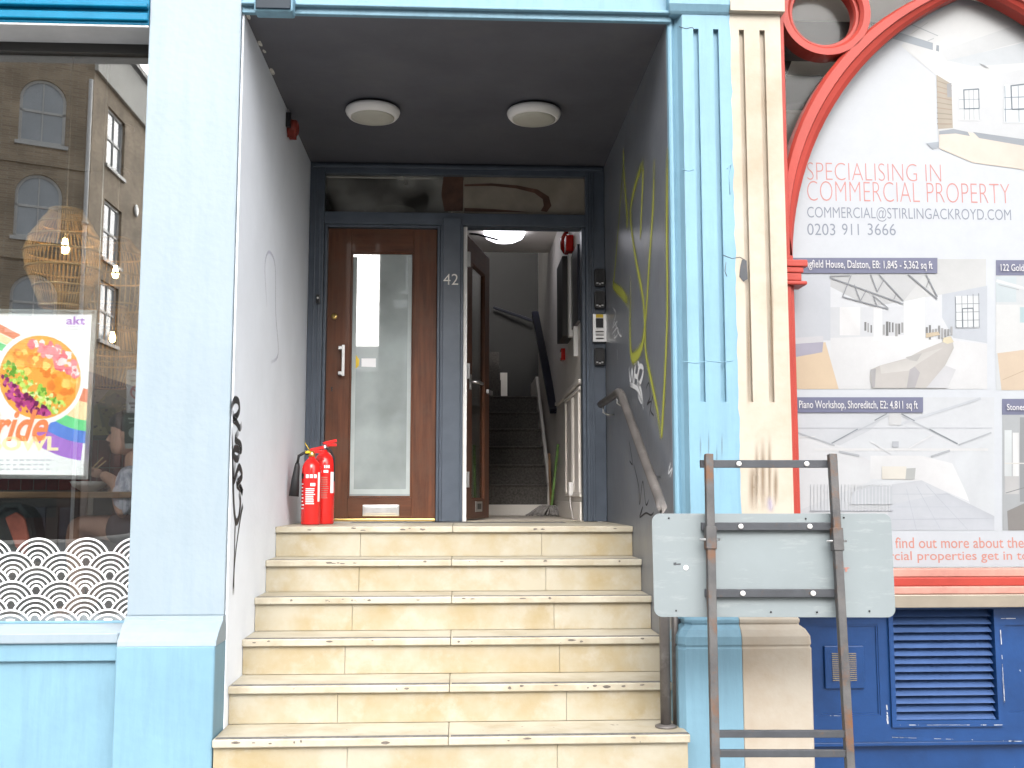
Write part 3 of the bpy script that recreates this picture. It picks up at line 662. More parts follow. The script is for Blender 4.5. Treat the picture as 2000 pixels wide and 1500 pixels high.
# ------------------------------------------------------------------ fire extinguishers
def exting(name, label, c, r, h, horn):
    t = thing(name, label, 'fire extinguisher', (c[0], c[1], .001), 'red fire extinguishers on the landing')
    x, y = c
    MB().lathe((x, y, .001), [(r*.9, 0), (r, .008), (r, h*.70), (r*.96, h*.75), (r*.8, h*.80), (r*.5, h*.845), (.02, h*.86), (.02, h*.885)], 32).build('cylinder', 'red', t)
    z = h*.885
    MB().lathe((x, y, z), [(.022, .0), (.022, .02), (.016, .026), (.016, .035)], 16).build('valve', 'brass' if horn else 'steel', t)
    MB().bar((x-.01, y, z+.04), (x+.075, y-.0, z+.06), .02, .012).build('carry_handle', 'red', t, .003)
    MB().bar((x-.015, y, z+.03), (x+.075, y, z+.032), .018, .01).build('squeeze_lever', 'red', t, .003)
    if horn:
        MB().tube([(x-.015, y-.005, z+.02), (x-.05, y-.01, z+.022), (x-.078, y-.015, z+.005), (x-.085, y-.018, z-.04)], .0095, 10).build('swivel_pipe', 'blackm', t)
        MB().tube([(x-.085, y-.018, z-.04), (x-.087, y-.018, z-.06), (x-.095, y-.02, z-.14), (x-.103, y-.02, z-.245)], [.013, .017, .024, .032], 16).build('discharge_horn', 'blackm', t)
        MB().tube([(x-.01, y-.012, z+.035), (x-.04, y-.03, z+.085)], .0025, 6).build('safety_pin', 'yellow', t)
        box('tamper_tag', 'yellow', t, x-.038, x-.006, y-.024, y-.018, z+.02, z+.036, bevel=.002)
    else:
        MB().tube([(x+.01, y-.02, z+.01), (x+.04, y-.03, z), (x+.062, y-.02, z-.05), (x+.063, y-.015, z-.2)], .007, 8).build('hose', 'blackm', t)
    # printed label panels, curved on the cylinder
    def wrap(nm, m, a0, a1, z0_, z1_, off=.0008):
        b = MB(); n = 10
        for i in range(n):
            q = [a0+(a1-a0)*i/n, a0+(a1-a0)*(i+1)/n]
            P = [(x+(r+off)*math.sin(g), y-(r+off)*math.cos(g)) for g in q]
            b.quad((*P[0], z0_), (*P[1], z0_), (*P[1], z1_), (*P[0], z1_), smooth=True)
        return b.build(nm, m, t, weld=True)
    if horn:
        wrap('black_band', 'black', -1.35, -.75, h*.60, h*.665)
        for i in range(3): wrap('pictogram', 'film', -.45+.42*i, -.15+.42*i, h*.605, h*.652)
        wrap('emblem', 'film', .05, .55, h*.50, h*.54)
        for i in range(9): wrap('print_line', 'film', -.45, .35+.3*random.random(), h*(.46-.024*i), h*(.472-.024*i))
        for i in range(8): wrap('side_print', 'film', -1.15, -.8+.2*random.random(), h*(.52-.045*i), h*(.535-.045*i))
        wrap('white_sticker', 'film', .85, 1.15, h*.30, h*.68)
    else:
        wrap('emblem', 'film', .05, .5, h*.61, h*.64)
        for i in range(3): wrap('pictogram', 'film', .1+.2*i, .22+.2*i, h*.665, h*.70)
        for i in range(12): wrap('print_line', 'pink', -.25, .4+.15*random.random(), h*(.55-.022*i), h*(.559-.022*i))
        wrap('white_sticker', 'film', .75, 1.2, h*.37, h*.62)
    return t
exting('fire_extinguisher', 'slim red extinguisher with black discharge horn beside white wall', (.150, 1.60), .060, .475, True)
exting('fire_extinguisher', 'wider red extinguisher standing behind the horned one, next to closed door', (.212, 1.735), .066, .53, False)

# ------------------------------------------------------------------ handrail
HR = thing('handrail', 'bare grey steel tube handrail running down beside the grey wall', 'handrail', (2.03, -.08, -.88))
rx = 2.025
pts = [(rx, 2.04, .795), (rx, 1.28, .80), (rx, 1.22, .798), (rx, 1.17, .785), (rx, 1.12, .765), (rx, .5, .43), (rx, -.02, .155), (rx, -.07, .12), (rx, -.085, .06)]
MB().tube(pts, .0245, 16).build('rail', 'railsteel', HR)
MB().tube([(rx, -.085, .06), (rx, -.085, -.865)], .0245, 16).build('post', 'railsteel', HR)
MB().lathe((rx, -.085, -.8785), [(.05, 0), (.05, .006), (.03, .014)], 20).build('post_flange', 'railsteel', HR)
for y, z in ((1.95, .795), (1.32, .80), (.35, .35)):
    MB().tube([(rx, y, z-.023), (rx+.005, y, z-.06), (rx+.035, y, z-.078), (W-.001, y, z-.078)], .007, 8).build('wall_bracket', 'steel', HR)
MB().tube([(2.085, -.03, -.879), (2.085, -.03, -.28)], .016, 10).build('side_pipe', 'railsteel', HR)

# ------------------------------------------------------------------ road sign seen from the back
SY = -.6
def sp(u, v, lean=0): # frame leans back: lower end nearer the street
    y = SY-.16*(v-887)/613*1.0
    x, z = A(u, v, y); return (x, y, z)
RS = thing('road_sign', 'blank grey back of a road sign on a rusty ladder-like steel stand', 'road sign', (2.4, -.8, ZG))
bl = Vector(sp(1397, 1500)); tl = Vector(sp(1384, 887)); br = Vector(sp(1660, 1500)); tr_ = Vector(sp(1625, 887))
def ext(a, b): d = b-a; t = (ZG+.002-a.z)/d.z; return a+d*t
for a, b in ((tl, bl), (tr_, br)):
    e = ext(a, b); u_ = MB().bar(a, e, .034, .034).build('upright', 'rust', RS, .003)
def on(a, b, v): # point on an upright at photo row v
    t = (v-887)/613; return a+(b-a)*t
off = Vector((0, .030, 0))
for v, dx in ((907, .03), (1036, .03), (1170, .02)):
    p, q = on(tl, bl, v)+off, on(tr_, br, v)+off
    bar_ = MB().bar(p-Vector((dx, 0, 0)), q+Vector((dx, 0, 0)), .033, .022).build('cross_bar', 'bar', RS, .002)
    for f_ in (.25, .8):
        c = p+(q-p)*f_
        MB().lathe((c.x, c.y-.012, c.z), [(.011, 0), (.011, -.005), (.006, -.009), (0, -.009)], 10, 'y').build('bolt', 'whitepl', bar_)
for v in (1437, 1473):
    p, q = on(tl, bl, v), on(tr_, br, v); MB().bar(p, q, .028, .02).build('rung', 'bar', RS, .002)
for a, b, v in ((tl, bl, 1062), (tr_, br, 1065)):
    c = on(a, b, v); MB().bar(on(a, b, v-26), on(a, b, v+20), .044, .044).build('joint_sleeve', 'rust', RS, .003)
    MB().tube([(c.x-.045, c.y-.005, c.z), (c.x+.04, c.y-.005, c.z)], .005, 8).build('clamp_bolt', 'steel', RS)
# plate, rounded corners, slightly bent
y_at = lambda v: SY-.16*(v-887)/613+.046
c4 = [A(1273, 1003, y_at(1003)), A(1740, 1003, y_at(1003)), A(1750, 1206, y_at(1206)), A(1278, 1205, y_at(1205))]
def plate(u, v): # bilinear
    a, b, c, d = c4; X = (a[0]*(1-u)+b[0]*u)*(1-v)+(d[0]*(1-u)+c[0]*u)*v; Z = (a[1]*(1-u)+b[1]*u)*(1-v)+(d[1]*(1-u)+c[1]*u)*v
    return X, y_at(1003+203*v)+.004*math.sin(u*7)*v, Z
pl = []; rc = .035; wd, ht = 1.03, .44
for cx_, cy_, a0 in ((rc, rc, 180), (wd-rc, rc, 270), (wd-rc, ht-rc, 0), (rc, ht-rc, 90)):
    for k in range(7):
        a = R(a0+15*k); pl.append(((cx_+rc*math.cos(a))/wd, (cy_+rc*math.sin(a))/ht))
fr = [plate(u, v) for u, v in pl]
PL = MB().rings([fr, [(x, y+.003, z) for x, y, z in fr]]).build('sign_plate', 'alu', RS)
for u, v, r_ in ((.135, .53, .011), (.07, .045, .004), (.09, .94, .004), (.48, .95, .004), (.67, .95, .004), (.89, .94, .004), (.64, .05, .004), (.80, .04, .004)):
    x, y, z = plate(u, v); MB().lathe((x, y-.0005, z), [(r_, 0), (r_, -.003), (r_*.6, -.005), (0, -.005)], 12, 'y').build('rivet', 'whitepl' if r_ > .01 else 'blackm', PL)
for u, v, a, b, m in ((.80, .53, .028, .006, 'pink'), (.80, .545, .01, .02, 'pink'), (.105, .5, .018, .012, 'bar'), (.09, .5, .012, .02, 'bar')):
    x, y, z = plate(u, v); MB().quad((x-a/2, y-.0012, z-b/2), (x+a/2, y-.0012, z-b/2+.002), (x+a/2, y-.0012, z+b/2), (x-a/2, y-.0012, z+b/2-.002)).build('paint_scuff', m, PL)

# ------------------------------------------------------------------ fluted pilaster, half blue half cream
PI = thing('fluted_pilaster', 'fluted stone pilaster painted blue on left half and bare cream on right', 'pilaster', (2.4, 0, ZG))
xs_split = 2.403; FY = -.05
zf0, zf1 = A(1400, 785, FY)[1], A(1400, 57, FY)[1]
def shaft(name, m, x0, x1, grooves):
    xs = [x0]; lev = []
    for a, b in grooves: xs += [a, (a+b)/2, b]
    xs.append(x1); zs = [-.36, zf0, zf0+.02, zf1-.012, zf1, 3.0]
    def fn(i, j):
        return 1 if (1 <= i < len(xs)-2 and i % 3 != 0 and j in (1, 2, 3)) else 0
    b = MB().relief(xs, zs, fn, [FY, FY+.027]); return b.build(name, m, PI, weld=True)
def gr(u0, u1, v): return A(u0, v, FY)[0], A(u1, v, FY)[0]
shaft('blue_shaft', 'blue', 2.165, xs_split, [gr(1358.5, 1369, 300), gr(1398, 1408.5, 300)])
shaft('cream_shaft', 'cream', xs_split, 2.662, [gr(1449, 1459, 300), gr(1489.5, 1500, 300)])
MB().box(2.166, 2.6615, FY+.028, .12, -.36, 3.0).build('pilaster_core', 'cream', PI)
MB().prismz([(2.101, .0295), (2.104, .004), (2.112, -.002), (2.122, -.002), (2.128, .006), (2.134, .012), (2.15, -.01), (2.1645, -.048), (2.1645, .0295)], -.4, 3.0).build('edge_bead', 'blue', PI)
MB().quad((2.662, FY, -.36), (2.662, .08, -.36), (2.662, .08, 3.0), (2.662, FY, 3.0)).build('shaft_return', 'cream', PI)
zc = A(1400, 18, -.09)[1]
loft('blue_capital', 'blue', PI, 2.105, xs_split, -.052, .1, [(zc-.012, .0), (zc, .012), (zc+.03, .03), (zc+.2, .035), (3.2, .035)], .006, .35, 0)
loft('cream_capital', 'cream', PI, xs_split+.0005, 2.668, -.052, .1, [(zc, .0), (zc+.001, .03), (zc+.2, .035), (3.2, .035)], .004, 0, .35)
xb = A(1455, 1330, -.16)[0]; xl = A(1327, 1330, -.1)[0]; xr_ = A(1586, 1330, -.12)[0]
prof = [(ZG, .065), (-.525, .065), (-.515, .058), (-.505, .065), (-.47, .062), (-.44, .045), (-.42, .02), (-.41, .026), (-.395, .026), (-.385, .01), (-.358, .0)]
loft('blue_plinth', 'blue', PI, xl+.06, xb, FY-.01, .1, prof, .03, 1, 0)
loft('cream_plinth', 'cream', PI, xb+.0006, xr_-.06, FY-.01, .1, prof, .012, 0, 1)
# broken pocket in cream shaft with dark mortar
p = [A(u, v, FY-.001) for u, v in ((1449, 507), (1458, 509), (1460, 545), (1452, 550), (1444, 540), (1446, 520))]
MB().prism(p, FY-.004, FY-.0006).build('mortar_patch', 'bar', PI)
for st in ([(1412, 498), (1430, 505), (1445, 502), (1455, 508)], [(1418, 512), (1416, 530), (1420, 540)], [(1326, 52), (1340, 56), (1352, 53), (1358, 60)]):
    b = MB(); b.tube([(*[A(u, v, FY-.001)[0]], FY-.0005, A(u, v, FY-.001)[1]) for u, v in st], .0018, 5); b.build('crack', 'bar', PI)

# ------------------------------------------------------------------ arched window with poster (right)
AW = thing('arched_window', 'coral red arched window frame with round light in its spandrel', 'window', (3.6, .1, -.25))
XA = 3.71; XE = 2*XA-2.70; GW = .12
zsill = -.215
def ring_pts(c, r, a0, a1, n): return [(c[0]+r*math.cos(R(a0+(a1-a0)*i/n)), c[1]+r*math.sin(R(a0+(a1-a0)*i/n))) for i in range(n+1)]
outerc, innerc = ((4.01, 1.504), 1.354), ((4.289, 1.318), 1.569)
def on_outer(z): return outerc[0][0]-math.sqrt(max(0, outerc[1]**2-(z-outerc[0][1])**2))
def arc(c, r, x_end, z_start, n=22):
    a0 = math.asin((z_start-c[1])/r); a1 = math.acos((c[0]-x_end)/r); out = []
    for i in range(n+1):
        a = a0+(a1-a0)*i/n; out.append((c[0]-r*math.cos(a), c[1]+r*math.sin(a)))
    return out
oz = arc(*outerc, XA, 1.62); iz = arc(*innerc, XA, 1.36)
for mir in (0, 1):
    fx = (lambda x: 2*XA-x) if mir else (lambda x: x)
    rs = []
    for (ox, oz_), (ix, iz_) in zip(oz, iz):
        ox = max(ox, 2.668)
        lo = lambda t: (fx(ox+(ix-ox)*t), oz_+(iz_-oz_)*t)
        prof_ = [(0, .11), (0, .02), (.12, .0), (.5, .0), (.56, .012), (.8, .022), (1, .04), (1, .11)]
        rs.append([(lo(t)[0], y, lo(t)[1]) for t, y in prof_])
    MB().rings(rs).build('arch_bar', 'redframe', AW)
    jx0, jx1 = sorted((fx(2.6645), fx(2.713)))
    box('jamb', 'redframe', AW, jx0, jx1, .005, .12, zsill+.001, 1.36, bevel=.005)
    jx0, jx1 = sorted((fx(2.6635), fx(2.692)))
    box('outer_bead', 'redframe', AW, jx0, jx1, -.015, .0045, -.1, 3.0, bevel=.004)
    cx0, cx1 = sorted((fx(2.664), fx(2.772)))
    for z0_, z1_, e in ((1.295, 1.33, 0), (1.265, 1.294, -.02), (1.225, 1.2645, -.03), (1.205, 1.2245, -.005)):
        a, b_ = (cx0, cx1+e) if not mir else (cx0-e, cx1)
        box('capital_moulding', 'redframe', AW, a, b_, -.035-e*.3, .1, z0_, z1_, bevel=.006)
    rc_ = (fx(2.917), 2.624)
    for nm, r0, r1, y0_, y1_ in (('roundel', .232, .182, .0, .1), ('roundel_bead', .182, .160, .03, .1)):
        rs = []
        for k in range(49):
            a = 2*math.pi*k/48; c_, s_ = math.cos(a), math.sin(a)
            rs.append([(rc_[0]+r*c_, y, rc_[1]+r*s_) for r, y in ((r0, y1_), (r0, y0_+.02), (r0*.97+r1*.03, y0_), (r0*.3+r1*.7, y0_), (r1, y0_+.015), (r1, y1_))])
        MB().rings(rs, cap=False).build(nm, 'redframe', AW)
box('bottom_rail', 'redframe', AW, 2.668, XE-.002, .02, .12, zsill-.04, zsill, bevel=.004)
box('rail_fillet', 'pink', AW, 2.668, XE-.002, .06, .12, zsill+.0008, zsill+.04, bevel=.004)
box('sill_board', 'pink', AW, 2.668, XE-.002, -.01, .12, zsill-.075, zsill-.0405, bevel=.004)
box('metal_sill', 'zinc', AW, 2.668, XE-.002, -.05, .1, zsill-.135, zsill-.0755, bevel=.003)
box('head_beam', 'cream', AW, 2.70, 4.8, -.1, .3, 3.005, 6.5)
MB().box(2.68, XE-.003, GW+.0225, GW+.0285, zsill+.04, 3.0).build('window_pane', 'glass2', AW)

PS = thing('property_poster', 'large printed letting poster with room photographs filling the arched window', 'poster', (3.6, GW+.02, -.1))
PY = GW+.02
pts = [(ix+.0, iz_) for ix, iz_ in iz]
outline = [(2.69, zsill+.042)]+[(2.69, 1.36)]+[(x-.02, z+.012) for x, z in pts[1:]]
outline += [(2*XA-x, z) for x, z in reversed(outline[:-1])]
MB().quad(*[(x, PY, z) for x, z in outline], c=lin((226, 232, 240))).build('poster_sheet', 'print', PS)
P1 = PY-.001
def quadpx(c, u0, v0, u1, v1): return (c, [(u0, v0), (u1, v0), (u1, v1), (u0, v1)])
def line(c, a, b, w_):
    dx, dy = b[0]-a[0], b[1]-a[1]; n = math.hypot(dx, dy); nx, ny = -dy/n*w_/2, dx/n*w_/2
    return (c, [(a[0]+nx, a[1]+ny), (b[0]+nx, b[1]+ny), (b[0]-nx, b[1]-ny), (a[0]-nx, a[1]-ny)])
# loft picture at the top
it = [((236, 238, 238), [(1790, 50), (1855, 12), (1960, 8), (2040, 50), (2040, 330), (1990, 300), (1832, 270), (1832, 150), (1760, 90)]),
      ((222, 226, 228), [(1835, 100), (2040, 30), (2040, 70), (1850, 120)]), ((214, 222, 228), [(1850, 118), (2040, 74), (2040, 120), (1900, 130)]),
      ((228, 232, 236), [(1860, 160), (2040, 128), (2040, 280), (1862, 258)]),
      ((150, 164, 178), [(1740, 58), (1822, 84), (1822, 98), (1745, 76)]), ((120, 132, 146), [(1829, 88), (1834, 89), (1834, 101), (1828, 99)]),
      line((165, 175, 185), (1776, 46), (1832, 70), 1.6), line((175, 182, 190), (1812, 80), (1824, 75), 1.4), line((195, 200, 205), (1780, 66), (1812, 44), 1.2),
      ((176, 160, 134), [(1829, 146), (1858, 164), (1861, 250), (1832, 252)])]
for k in range(9):
    it.append(line((140+random.randrange(30), 125, 100), (1830, 158+k*10.5), (1859, 168+k*9.3), 1.8))
it += [((150, 150, 152), [(1849, 164), (1858, 162), (1859, 190), (1850, 190)]),
       quadpx((244, 248, 250), 1873, 176, 1913, 236), quadpx((240, 247, 252), 1960, 166, 2040, 240),
       ((244, 226, 206), [(1834, 260), (1862, 252), (1890, 258), (2040, 285), (2040, 345), (1990, 330), (1900, 318), (1834, 290)]),
       ((140, 150, 162), [(1834, 256), (1862, 252), (1890, 258), (1894, 266), (1866, 261), (1834, 263)]),
       ((140, 150, 162), [(1900, 258), (2040, 278), (2040, 292), (1912, 270)]), ((160, 172, 186), [(1809, 280), (1833, 277), (1833, 288), (1821, 292)]),
       ((160, 164, 170), [(1912, 124), (1922, 127), (1932, 134), (1924, 132)])]
for u in (1882, 1892, 1901, 1911): it.append(line((150, 165, 180), (u, 176), (u+1, 234), 1.1))
for v in (195, 213): it.append(line((140, 158, 174), (1873, v), (1913, v-1), 1.1))
it += [line((70, 92, 112), (1882, 176), (1911, 174), 2), line((70, 92, 112), (1883, 213), (1912, 212), 2), line((70, 92, 112), (1882, 175), (1883, 213), 2), line((90, 110, 128), (1911, 174), (1912, 213), 1.6)]
for u in (1962, 1988, 2005, 2022): it.append(line((130, 150, 170), (u, 168), (u+2, 238), 1.3))
for v in (191, 214): it.append(line((120, 142, 162), (1961, v), (2040, v-3), 1.4))
it += [line((70, 88, 106), (1974, 168), (2040, 160), 2.2), line((70, 88, 106), (1976, 214), (2040, 212), 2.2), line((70, 88, 106), (1974, 167), (1976, 214), 2.2)]
sheet('loft_photo', it, P1, PS)
M['inkred'] = mat('coral_ink', tuple(q*0.31 for q in lin((244, 165, 160))), .5, var=.01); M['inkred2'] = mat('salmon_ink', tuple(q*0.31 for q in lin((245, 165, 150))), .5, var=.01)
M['inkgrey'] = mat('slate_blue_ink', tuple(q*0.31 for q in lin((158, 166, 184))), .5, var=.01); M['inkwhite'] = mat('white_ink', tuple(q*0.36 for q in lin((240, 240, 245))), .5, var=.01)
textpx('lettering', 'SPECIALISING IN', (1577, 321, 1837, 351), P1, 'inkred', PS, weight=-.022)
textpx('lettering', 'COMMERCIAL PROPERTY', (1577, 359, 1971, 392), P1, 'inkred', PS, weight=-.022)
textpx('lettering', 'COMMERCIAL@STIRLINGACKROYD.COM', (1577, 408, 1974, 431), P1, 'inkgrey', PS, weight=-.006)
for w_, a_, b_ in (('0203', 1577, 1631), ('911', 1645, 1677), ('3666', 1695, 1749)): textpx('lettering', w_, (a_, 437, b_, 459), P1, 'inkgrey', PS, weight=-.004)
textpx('lettering', 'To find out more about the', (1712, 1049, 1999, 1071), P1, 'inkred2', PS, weight=.004)
textpx('lettering', 'commercial properties get in to', (1652, 1076, 2009, 1100), P1, 'inkred2', PS, weight=.004)
# photo one: loft office with sofa
NV = (116, 120, 154)
it = [quadpx((232, 236, 242), 1549, 506, 1926, 760), ((212, 218, 228), [(1549, 535), (1622, 535), (1622, 665), (1549, 665)]),
      ((206, 208, 210), [(1622, 535), (1830, 535), (1765, 588), (1700, 600), (1622, 560)]), ((214, 216, 216), [(1765, 588), (1926, 560), (1926, 506), (1830, 506)]),
      ((206, 214, 226), [(1840, 575), (1928, 558), (1928, 670), (1862, 660), (1840, 620)]), ((218, 222, 228), [(1622, 600), (1765, 600), (1765, 660), (1622, 665)]),
      ((240, 241, 243), [(1622, 660), (1765, 655), (1928, 672), (1928, 760), (1622, 760)]), ((235, 202, 158), [(1549, 690), (1612, 668), (1638, 760), (1550, 760)]),
      ((170, 166, 190), [(1550, 672), (1608, 668), (1606, 688), (1550, 698)]), ((226, 226, 232), [(1550, 660), (1608, 656), (1608, 668), (1550, 672)]),
      quadpx((247, 248, 250), 1706, 600, 1723, 665), ((248, 249, 250), [(1765, 590), (1806, 580), (1806, 672), (1766, 672)]), quadpx((246, 246, 247), 1640, 600, 1680, 655)]
for u in range(1688, 1764, 6):
    if 1704 < u < 1723: continue
    it.append(quadpx((random.choice([90, 120, 150]),)*3, u, 628+random.randrange(8), u+random.randrange(3, 6), 645+random.randrange(14)))
for u in range(1808, 1862, 6): it.append(quadpx((random.choice([95, 130, 160]),)*3, u, 635+random.randrange(12), u+4, 652+random.randrange(14)))
it += [((214, 190, 150), [(1808, 651), (1832, 648), (1836, 654), (1808, 660)]), quadpx((244, 249, 252), 1866, 578, 1912, 641)]
for u in (1866, 1878, 1889, 1900, 1911): it.append(line((120, 130, 140), (u, 580-(u-1866)*.16), (u+1, 640), 1.3))
for v in (594, 610, 626, 640): it.append(line((120, 130, 140), (1867, v), (1913, v-1), 1.2))
it += [line((80, 92, 104), (1879, 603), (1900, 602), 2), line((80, 92, 104), (1879, 603), (1880, 640), 2), line((80, 92, 104), (1900, 602), (1901, 640), 2)]
TC = (128, 132, 140)
for a, b_, w_ in (((1620, 542), (1764, 594), 2.6), ((1620, 540), (1660, 538), 2), ((1645, 580), (1735, 604), 2.4), ((1716, 536), (1764, 588), 2.2), ((1645, 580), (1662, 538), 1.8), ((1680, 588), (1692, 566), 1.6), ((1680, 588), (1668, 556), 1.6),
                  ((1700, 536), (1713, 570), 1.8), ((1713, 570), (1726, 546), 1.6), ((1745, 585), (1750, 574), 1.6), ((1773, 536), (1830, 584), 2.6), ((1808, 536), (1830, 580), 2.4), ((1808, 562), (1815, 545), 1.6), ((1712, 596), (1704, 576), 1.5), ((1706, 578), (1734, 602), 1.5)):
    it.append(line(TC, a, b_, w_))
it += [((196, 190, 184), [(1700, 722), (1718, 714), (1770, 700), (1800, 684), (1850, 664), (1860, 668), (1862, 680), (1845, 714), (1820, 745), (1808, 758), (1703, 758), (1699, 740)]),
       ((212, 208, 202), [(1718, 714), (1770, 702), (1800, 690), (1840, 680), (1790, 712), (1775, 724), (1720, 730)]),
       ((172, 168, 172), [(1776, 722), (1786, 716), (1796, 728), (1786, 758), (1770, 758)]), ((156, 154, 156), [(1700, 722), (1710, 720), (1708, 756), (1702, 758)]),
       ((186, 184, 180), [(1768, 698), (1800, 690), (1790, 706), (1776, 704)]), ((240, 224, 180), [(1842, 660), (1856, 657), (1862, 668), (1850, 672), (1840, 668)]),
       ((222, 223, 228), [(1845, 714), (1866, 722), (1850, 758), (1808, 758)]), quadpx(NV, 1548, 504, 1830, 534)]
sheet('office_photo', it, P1, PS)
textpx('caption', 'Springfield House, Dalston, E8: 1,845 - 5,362 sq ft', (1553, 510, 1821, 527), P1-.011, 'inkwhite', PS, weight=.008)
# photo two: white workshop hall
it = [quadpx((226, 231, 237), 1553, 776, 1942, 1036), ((216, 221, 228), [(1553, 806), (1735, 806), (1700, 840), (1640, 870), (1553, 850)]), ((236, 239, 243), [(1553, 850), (1640, 870), (1700, 900), (1700, 940), (1553, 1000)]),
      ((247, 248, 250), [(1700, 890), (1800, 890), (1860, 905), (1895, 980), (1800, 940), (1700, 935)]), ((228, 234, 240), [(1860, 880), (1940, 850), (1942, 1010), (1895, 985), (1866, 905)]),
      ((205, 211, 221), [(1742, 946), (1800, 938), (1942, 1008), (1942, 1036), (1735, 1036), (1735, 1000)]), ((216, 221, 229), [(1742, 946), (1800, 938), (1850, 962), (1742, 985)])]
for a, b_ in (((1770, 955), (1790, 1036)), ((1790, 950), (1838, 1036)), ((1808, 946), (1890, 1034)), ((1742, 965), (1855, 965)), ((1742, 990), (1905, 990)), ((1742, 1015), (1940, 1012))): it.append(line((190, 197, 210), a, b_, 1))
for a, b_, w_, c_ in (((1553, 836), (1938, 836), 2, (205, 210, 220)), ((1590, 878), (1930, 878), 5, (248, 249, 250)), ((1735, 812), (1623, 866), 3, (196, 202, 210)), ((1760, 812), (1870, 866), 3, (196, 202, 210)), ((1745, 812), (1550, 780), 5, (214, 219, 226)), ((1752, 830), (1915, 778), 5, (206, 212, 221)),
                      ((1624, 866), (1675, 838), 2.2, (120, 128, 138)), ((1708, 821), (1732, 808), 2.2, (120, 128, 138)), ((1760, 808), (1786, 822), 2.2, (120, 128, 138)), ((1815, 838), (1870, 867), 2.2, (120, 128, 138)), ((1553, 855), (1592, 852), 2, (248, 248, 248)), ((1558, 845), (1630, 870), 3, (184, 190, 198)), ((1936, 845), (1872, 869), 3, (184, 190, 198)), ((1700, 862), (1740, 886), 3, (236, 239, 243)), ((1820, 850), (1775, 876), 3, (240, 242, 245)), ((1638, 882), (1678, 890), 4, (176, 182, 190)), ((1855, 880), (1818, 892), 4, (176, 182, 190))): it.append(line(c_, a, b_, w_))
it += [quadpx((188, 194, 204), 1742, 862, 1755, 874), quadpx((224, 226, 228), 1736, 806, 1760, 830), quadpx((236, 230, 216), 1722, 911, 1770, 936), ((186, 190, 188), [(1770, 915), (1788, 914), (1786, 936), (1768, 936)])]
for k in range(24): it.append(line((182+k % 3*12, 188+k % 3*12, 198+k % 3*10), (1583+k*6.7, 946), (1583+k*6.7, 998), 1.3))
it += [line((178, 184, 196), (1581, 998), (1744, 997), 2), ((206, 213, 222), [(1660, 985), (1665, 962), (1700, 950), (1742, 950), (1742, 985)])]
for k in range(12): it.append(line((232, 236, 240), (1663+k*6.7, 946), (1663+k*6.7, 998), 1.6))
it.append(quadpx(NV, 1553, 776, 1802, 806))
sheet('workshop_photo', it, P1, PS)
textpx('caption', 'Piano Workshop, Shoreditch, E2: 4,811 sq ft', (1561, 783, 1792, 802), P1-.011, 'inkwhite', PS, weight=.008)
it = [quadpx((226, 232, 236), 1945, 510, 2100, 762), quadpx((206, 222, 228), 1945, 540, 1985, 590), quadpx((238, 240, 240), 1945, 595, 2100, 690), ((238, 208, 172), [(1948, 690), (2100, 670), (2100, 762), (1956, 762)]),
      line((190, 160, 120), (1958, 742), (2000, 724), 1.2), line((244, 246, 248), (1946, 548), (2010, 566), 6), line((170, 176, 180), (1950, 556), (1990, 566), 1.5), quadpx((176, 210, 216), 1992, 600, 2015, 630), quadpx(NV, 1945, 508, 2060, 538)]
sheet('golden_photo', it, P1, PS)
textpx('caption', '122 Gold', (1955, 516, 1999, 529), P1-.011, 'inkwhite', PS, weight=.008)
it = [quadpx((176, 182, 186), 1958, 779, 2100, 1036), quadpx((226, 234, 236), 1962, 840, 1976, 930), quadpx((244, 246, 246), 1978, 845, 1990, 938), quadpx((128, 132, 136), 1992, 815, 2060, 980), quadpx((204, 204, 204), 1963, 930, 1990, 965),
      line((238, 234, 226), (1962, 905), (2050, 905), 2.2), line((110, 112, 114), (1964, 963), (2050, 938), 1.6), ((128, 122, 118), [(1967, 998), (2050, 960), (2100, 1036), (1969, 1036)]), quadpx(NV, 1957, 779, 2060, 810)]
sheet('stone_photo', it, P1, PS)
textpx('caption', 'Stones', (1967, 789, 2002, 801), P1-.011, 'inkwhite', PS, weight=.008)
# room behind the arched window
RM = thing('office_interior', 'dim grey room seen through the glass above the red arch', 'room', (3.6, 2, ZG))
MB().box(2.72, 5.2, 2.4, 2.5, ZG, 3.4).build('back_wall', 'hallwhite', RM)
MB().box(2.72, 5.2, .4, 2.4, 3.0, 3.1).build('room_ceiling', 'hallwhite', RM)
MB().box(2.72, 5.2, .4, 2.4, ZG, ZG+.05).build('room_floor', 'pave', RM)
MB().box(5.2, 5.25, .3, 2.5, ZG, 3.4).build('side_wall', 'hallwhite', RM)
MB().box(2.72, 2.76, .3, 2.4, ZG, 3.4).build('side_wall', 'hallgrey', RM)
for y in (.9, 1.7): MB().box(2.77, 5.19, y, y+.12, 2.8, 2.999).build('ceiling_beam', 'hallgrey', RM)
MB().bar((2.8, 1.2, 2.1), (3.1, 1.2, 2.9), .06, .06).build('brace', 'hallgrey', RM)

